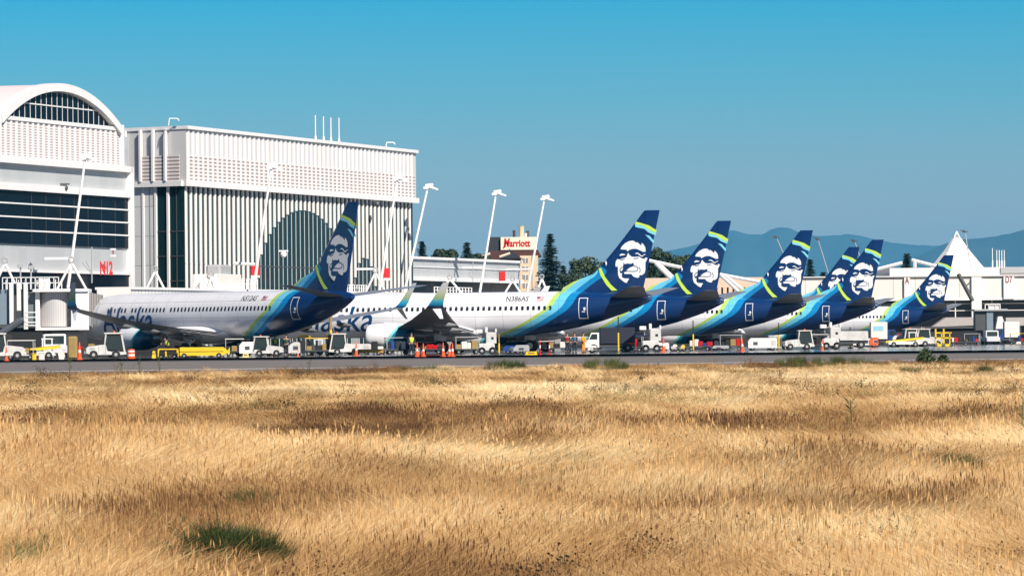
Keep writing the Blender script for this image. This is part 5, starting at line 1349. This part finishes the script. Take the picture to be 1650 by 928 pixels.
patch('green_weed_patch', 1570, 1610, 606, 4, 30, 'dark low weed near the right end of the field', 1.4, .25)
patch('green_weed_patch', 1455, 1480, 606, 4, 24, 'small green weed beneath the dark bushes', 1.4, .45)
# individual bushes and tall stems at the taxiway edge
def bush(px, py, w, h, label, seed, col=None):
    x, y = at_row(px, py); r = np.random.RandomState(seed)
    e = empty('weed_bush', (x, y, float(fz(x, y))), 0, label, 'bush', 'dark bushes at the taxiway edge')
    m = MB(); vs = []; fs = []
    for k in range(520):
        a = r.rand()*6.28; u = r.rand()**.6; cz = h*(.08+.9*r.rand()); rr = w/2*u*math.sqrt(max(.05, 1-(cz/h)**2))
        c = Vector((rr*math.cos(a), rr*math.sin(a), cz+ .05*r.randn())); s = .05+.05*r.rand()
        n_ = Vector((r.randn(), r.randn(), r.randn()*.6+.5)).normalized(); t = n_.orthogonal().normalized()*s; b_ = n_.cross(t)
        o = len(vs); vs += [c-t, c+b_*.5, c+t, c-b_*.5]; fs.append((o, o+1, o+2, o+3))
    m.add(vs, fs); m.build('foliage', mat('bush leaf', (.03,.055,.015), .7, var=.5, scale=6), e, fix=False)
    m = MB()
    for k in range(7): a = r.rand()*6.28; m.tube((0,0,0), (w*.3*math.cos(a), w*.3*math.sin(a), h*(.5+.4*r.rand())), .012, 5, .005)
    m.build('stems', mat('twig', (.08,.05,.03), .9), e)
bush(1492, 587, .95, .62, 'larger dark green bush at the taxiway edge below the farthest airliner', 3)
bush(1520, 587, .6, .35, 'smaller dark bush right of the larger bush at the taxiway edge', 4)
def stem(px, py, h, label, seed, lean=0):
    x, y = at_row(px, py); r = np.random.RandomState(seed); e = empty('tall_weed', (x, y, float(fz(x, y))), 0, label, 'weed', 'tall weeds at the field edge')
    m = MB().tube((0,0,0), (lean*h,0,h), .014, 5, .006)
    for k in range(26):
        t = .15+.85*r.rand(); s = .05+.05*r.rand(); a = r.rand()*6.28; c = Vector((lean*h*t, 0, h*t)); d_ = Vector((math.cos(a), math.sin(a), .8)).normalized()
        m.add([c, c+d_*s+Vector((0,0,.012)), c+d_*s*1.9, c+d_*s-Vector((0,0,.012))], [(0,1,2,3)])
    m.build('stalk', mat('weed green', (.05,.08,.025), .8, var=.4), e, fix=False)
for i, (px, py, h, lb) in enumerate(((112,604,.55,'tall weed stalk at the left, below the tall cone'), (196,605,.42,'tall weed stalk below the white tug near the jet bridge'), (224,605,.62,'tallest weed stalk, below the striped barrel'), (258,604,.55,'tall weed stalk below the yellow frame cart'), (498,603,.42,'dark weed head alone at the taxiway edge, left of centre'), (1374,700,.6,'green weed stalk standing in the field below the fifth tail'), (1645,705,.75,'green weed stalk at the right edge of the field'))):
    stem(px, py, h*1.3, lb, 50+i, .05*(-1)**i)

# ================================================================ TREES
def leafmat(name, c): return mat(name, c, .75, var=.55, scale=.35)
CONF, DECI, DECI2 = leafmat('conifer needles', (.012,.034,.022)), leafmat('broad leaves', (.035,.055,.022)), leafmat('dark broad leaves', (.020,.042,.022))
BARK = mat('bark', (.08,.05,.035), .9)
def conifer(px, py, pb, w, d, label, seed, m_=None):
    """top pixel, base pixel, width in pixels"""
    r = np.random.RandomState(seed); s = d/F; top = P(px, py, d); h = top.z; wd = w*s
    e = empty('conifer_tree', (top.x, d, 0), 0, label, 'tree', 'trees beyond the airport')
    MB().tube((0,0,0), (0,0,h*.97), .28, 8, .03).build('trunk', BARK, e)
    z0 = max(.6, P(px, pb, d).z-3); vs = []; fs = []; zz_ = z0
    while zz_ < h-.1:
        t = (h-zz_)/(h-z0); rad = wd/2*(t**.8)*(1.15+.15*math.sin(zz_*3)); nb = 13
        for k in range(nb):
            a = r.rand()*6.28; L_ = rad*(.65+.45*r.rand())+.15; dr = Vector((math.cos(a), math.sin(a), 0))
            for q in range(int(5+L_*5)):
                u = (q+r.rand())/(5+L_*5); c = dr*(L_*u) + Vector((r.randn()*.12, r.randn()*.12, -.28*L_*u+.12*u*u*L_ + r.randn()*.06)) + Vector((0,0,zz_))
                sz = (.34+.28*r.rand())*(1-.45*u); n_ = Vector((r.randn()*.5, r.randn()*.5, 1)).normalized(); tt = (dr+Vector((r.randn()*.4,r.randn()*.4,0))).normalized()*sz; b_ = n_.cross(tt)*.55
                o = len(vs); vs += [c-tt*.6, c+b_, c+tt-Vector((0,0,.08)), c-b_]; fs.append((o,o+1,o+2,o+3))
        zz_ += .38
    mb = MB(); mb.add(vs, fs); mb.build('crown', m_ or CONF, e, fix=False)
def broadleaf(px, py, w, h, d, label, seed, m_=None):
    """centre px, top py; w,h in pixels of the crown"""
    r = np.random.RandomState(seed); s = d/F; top = P(px, py, d).z; hw, hh = w*s/2, h*s/2; cz = top-hh; x = P(px, py, d).x
    e = empty('broadleaf_tree', (x, d, 0), 0, label, 'tree', 'trees beyond the airport')
    m = MB().tube((0,0,0), (0,0,max(.5,cz)), .35, 8, .2)
    cl = []
    for k in range(16):
        u = r.rand()*6.28; el = r.rand()*1.9-.7; rr = .45+.4*r.rand(); c = Vector((hw*rr*math.cos(u)*math.cos(el), hw*.7*rr*math.sin(u)*math.cos(el), cz+hh*rr*math.sin(el))); cl.append((c, (.28+.22*r.rand())*min(hw, hh*1.3)))
        m.tube((0,0,max(.3,cz-hh*.7)), c, .1, 5, .03)
    m.build('trunk', BARK, e)
    vs = []; fs = []
    for c, q in cl:
        for k in range(int(230*max(.35, q/2.0))):
            v_ = Vector((r.randn(), r.randn(), r.randn())).normalized()*q*(.6+.5*r.rand()); v_.z *= .8; p_ = c+v_; sz = .16+.18*r.rand()
            n_ = (v_.normalized()+Vector((r.randn(), r.randn(), r.randn()))*.6).normalized(); t = n_.orthogonal().normalized()*sz; b_ = n_.cross(t)
            o = len(vs); vs += [p_-t, p_+b_*.8, p_+t, p_-b_*.8]; fs.append((o,o+1,o+2,o+3))
    mb = MB(); mb.add(vs, fs); mb.build('crown', m_ or DECI, e, fix=False)
conifer(886, 376, 465, 62, 880, 'tall dark conifer right beside the hotel', 1)
conifer(680, 387, 412, 24, 860, 'small conifer showing above the low concourse beside the finned hall', 2)
conifer(752, 388, 414, 26, 860, 'small conifer above the low concourse, left of the hotel roof', 3)
conifer(907, 428, 460, 22, 900, 'short conifer tucked behind the tall conifer', 4)
conifer(1305, 418, 450, 26, 900, 'dark conifer right behind the fourth tail', 5)
conifer(1461, 406, 432, 26, 850, 'small dark conifer between the sloping beams, left of the white tent', 6)
conifer(1326, 437, 450, 9, 900, 'tiny conifer between the fourth tail and the next', 12)
conifer(1427, 434, 446, 14, 880, 'tiny dark conifer below the beam right of the fifth tail', 13)
broadleaf(718, 400, 50, 26, 900, 'low round tree line above the low concourse', 7, DECI2)
broadleaf(772, 408, 44, 20, 930, 'low dark tree left of the hotel roof', 14, DECI2)
broadleaf(944, 414, 58, 62, 900, 'bushy tree right of the tall conifer', 8)
broadleaf(978, 420, 50, 60, 930, 'bushy tree partly hidden by the second tail', 9)
broadleaf(1066, 392, 56, 70, 900, 'broad tree just right of the second tail', 10, DECI2)
broadleaf(1098, 404, 46, 60, 920, 'darker tree between the second and third tails', 11)
broadleaf(1030, 405, 50, 70, 940, 'tree behind the second tail', 15)
broadleaf(925, 440, 60, 40, 880, 'low foliage at the foot of the tall conifer', 16, DECI2)
broadleaf(1085, 425, 70, 50, 890, 'low foliage behind the sloping beam', 17, DECI2)

# ================================================================ HILLS
def hills(name, prof, d, depth, col, seed):
    px = np.array([p[0] for p in prof]); py = np.array([p[1] for p in prof])
    U = np.arange(px[0], px[-1]+1, 6.0); Y = np.interp(U, px, py); nn = VN(seed)
    Y = Y + 1.6*(nn(U*.05, U*0)-.5) + 1.0*(nn(U*.15, U*0+4)-.5)
    rows = 26; V = []
    for j in range(rows):
        t = j/(rows-1); q = math.sin(math.pi*min(1, t*1.0))**1.1 if t < .5 else math.sin(math.pi*t)
        for u, yy in zip(U, Y):
            p = P(u, yy, d); dy = (t-.5)*depth
            rid = 1 - .55*abs(2*nn(u*.02+dy*.0005, t*7)-1)*(1-q)
            V.append((p.x*(1+dy/d), d+dy, max(-8, (p.z)*q*rid - (5 if j in (0, rows-1) else 0))))
    n_ = len(U); Fs = [(j*n_+i, j*n_+i+1, (j+1)*n_+i+1, (j+1)*n_+i) for j in range(rows-1) for i in range(n_-1)]
    me = bpy.data.meshes.new(name); me.from_pydata(V, [], Fs); me.materials.append(col); me.polygons.foreach_set('use_smooth', [True]*len(me.polygons))
    o = bpy.data.objects.new(name, me); COL.objects.link(o); return tag(o, kind='structure')
FOR = mat('forested slope', (.035,.06,.055), .9, var=.95, scale=.0009)
hills('hills', [(940,470),(990,440),(1020,420),(1050,408),(1085,402),(1110,398),(1150,388),(1168,375),(1180,372),(1195,375),(1208,378),(1230,378),(1240,371),(1255,367),(1272,368),(1285,374),(1300,379),(1322,381),(1350,380),(1365,378),(1380,379),(1400,384),(1440,391),(1480,396),(1520,396),(1600,400),(1700,405),(1900,420)], 32000, 6000, FOR, 21)
hills('near_hills', [(1380,470),(1430,440),(1480,412),(1520,394),(1550,385),(1575,384),(1600,382),(1625,378),(1650,371),(1700,356),(1760,350),(1900,372)], 25000, 5000, FOR, 22)

# ================================================================ SUN, SKY, HAZE, CAMERA
SUN_EL, SUN_AZ = R(40), (0.50, -0.866)
az = math.atan2(SUN_AZ[0], SUN_AZ[1])      # from +Y clockwise
sd_ = Vector((SUN_AZ[0]*math.cos(SUN_EL), SUN_AZ[1]*math.cos(SUN_EL), math.sin(SUN_EL))).normalized()
sl_ = bpy.data.lights.new('sun', 'SUN'); sl_.energy = 5.0; sl_.angle = R(.5); sl_.color = (1, .93, .82)
so = bpy.data.objects.new('sun', sl_); COL.objects.link(so); so.rotation_euler = sd_.to_track_quat('Z', 'Y').to_euler(); so.location = (0,0,300)
w = bpy.data.worlds.new('World'); scene.world = w; w.use_nodes = True; nt = w.node_tree; nt.nodes.clear(); N = nt.nodes.new; L = nt.links.new
sky = N('ShaderNodeTexSky'); sky.sky_type = 'NISHITA'; sky.sun_disc = False; sky.sun_elevation = SUN_EL; sky.sun_rotation = az
sky.air_density = 1.0; sky.dust_density = .3; sky.ozone_density = 3.0
tc = N('ShaderNodeTexCoord'); sp = N('ShaderNodeSeparateXYZ'); L(tc.outputs['Generated'], sp.inputs[0])
rp = N('ShaderNodeValToRGB'); e = rp.color_ramp.elements
mr = N('ShaderNodeMapRange'); L(sp.outputs['Z'], mr.inputs[0]); mr.inputs[1].default_value = 0; mr.inputs[2].default_value = .14; L(mr.outputs[0], rp.inputs[0])
SKYR = [(0,(1.28,1.04,1.06)),(.17,(.93,.95,1.08)),(.35,(.38,.92,1.21)),(.5,(.08,.85,1.28)),(1,(.30,.50,.75))]
e[0].position = SKYR[0][0]; e[0].color = (*SKYR[0][1],1); e[1].position = 1; e[1].color = (*SKYR[-1][1],1)
for p_, c_ in SKYR[1:-1]: k = e.new(p_); k.color = (*c_, 1)
mx = N('ShaderNodeMix'); mx.data_type = 'RGBA'; mx.blend_type = 'MULTIPLY'; mx.inputs['Factor'].default_value = 1
L(sky.outputs[0], mx.inputs['A']); L(rp.outputs[0], mx.inputs['B'])
bg = N('ShaderNodeBackground'); bg.inputs[1].default_value = .05; L(mx.outputs['Result'], bg.inputs[0])
ow = N('ShaderNodeOutputWorld'); L(bg.outputs[0], ow.inputs[0])
# the air: one closed box
HZ = True
if HZ:
    m = bpy.data.materials.new('haze air'); m.use_nodes = True; nt = m.node_tree; nt.nodes.clear()
    pv = nt.nodes.new('ShaderNodeVolumePrincipled'); pv.inputs['Density'].default_value = 3.2e-5; pv.inputs['Color'].default_value = (.13,.58,1.0,1); pv.inputs['Anisotropy'].default_value = .0
    oo = nt.nodes.new('ShaderNodeOutputMaterial'); nt.links.new(pv.outputs[0], oo.inputs['Volume'])
    hz = MB().box(-25000, 25000, -1000, 37000, -12, 760).build('haze', m); tag(hz, kind='stuff')
cam = bpy.data.cameras.new('camera'); cam.sensor_width = 36; cam.lens = F/W0*36; cam.clip_end = 90000; cam.clip_start = .5
cam.shift_y = 84/W0; cam.shift_x = -84*math.sin(ROLL)/W0
co_ = bpy.data.objects.new('camera', cam); COL.objects.link(co_); co_.location = (0,0,H)
co_.rotation_euler = (Matrix.Rotation(ROLL, 3, 'Y') @ Matrix.Rotation(math.pi/2, 3, 'X')).to_euler()
scene.camera = co_
vs_ = scene.view_settings; vs_.view_transform = 'Standard'; vs_.look = 'None'; vs_.exposure = 0.53; vs_.gamma = 1; vs_.use_curve_mapping = False
cy = scene.cycles; cy.use_denoising = True; cy.max_bounces = 6; cy.diffuse_bounces = 3; cy.glossy_bounces = 3; cy.transmission_bounces = 4; cy.volume_bounces = 0; cy.transparent_max_bounces = 4
scene.render.resolution_x = 1024; scene.render.resolution_y = 575
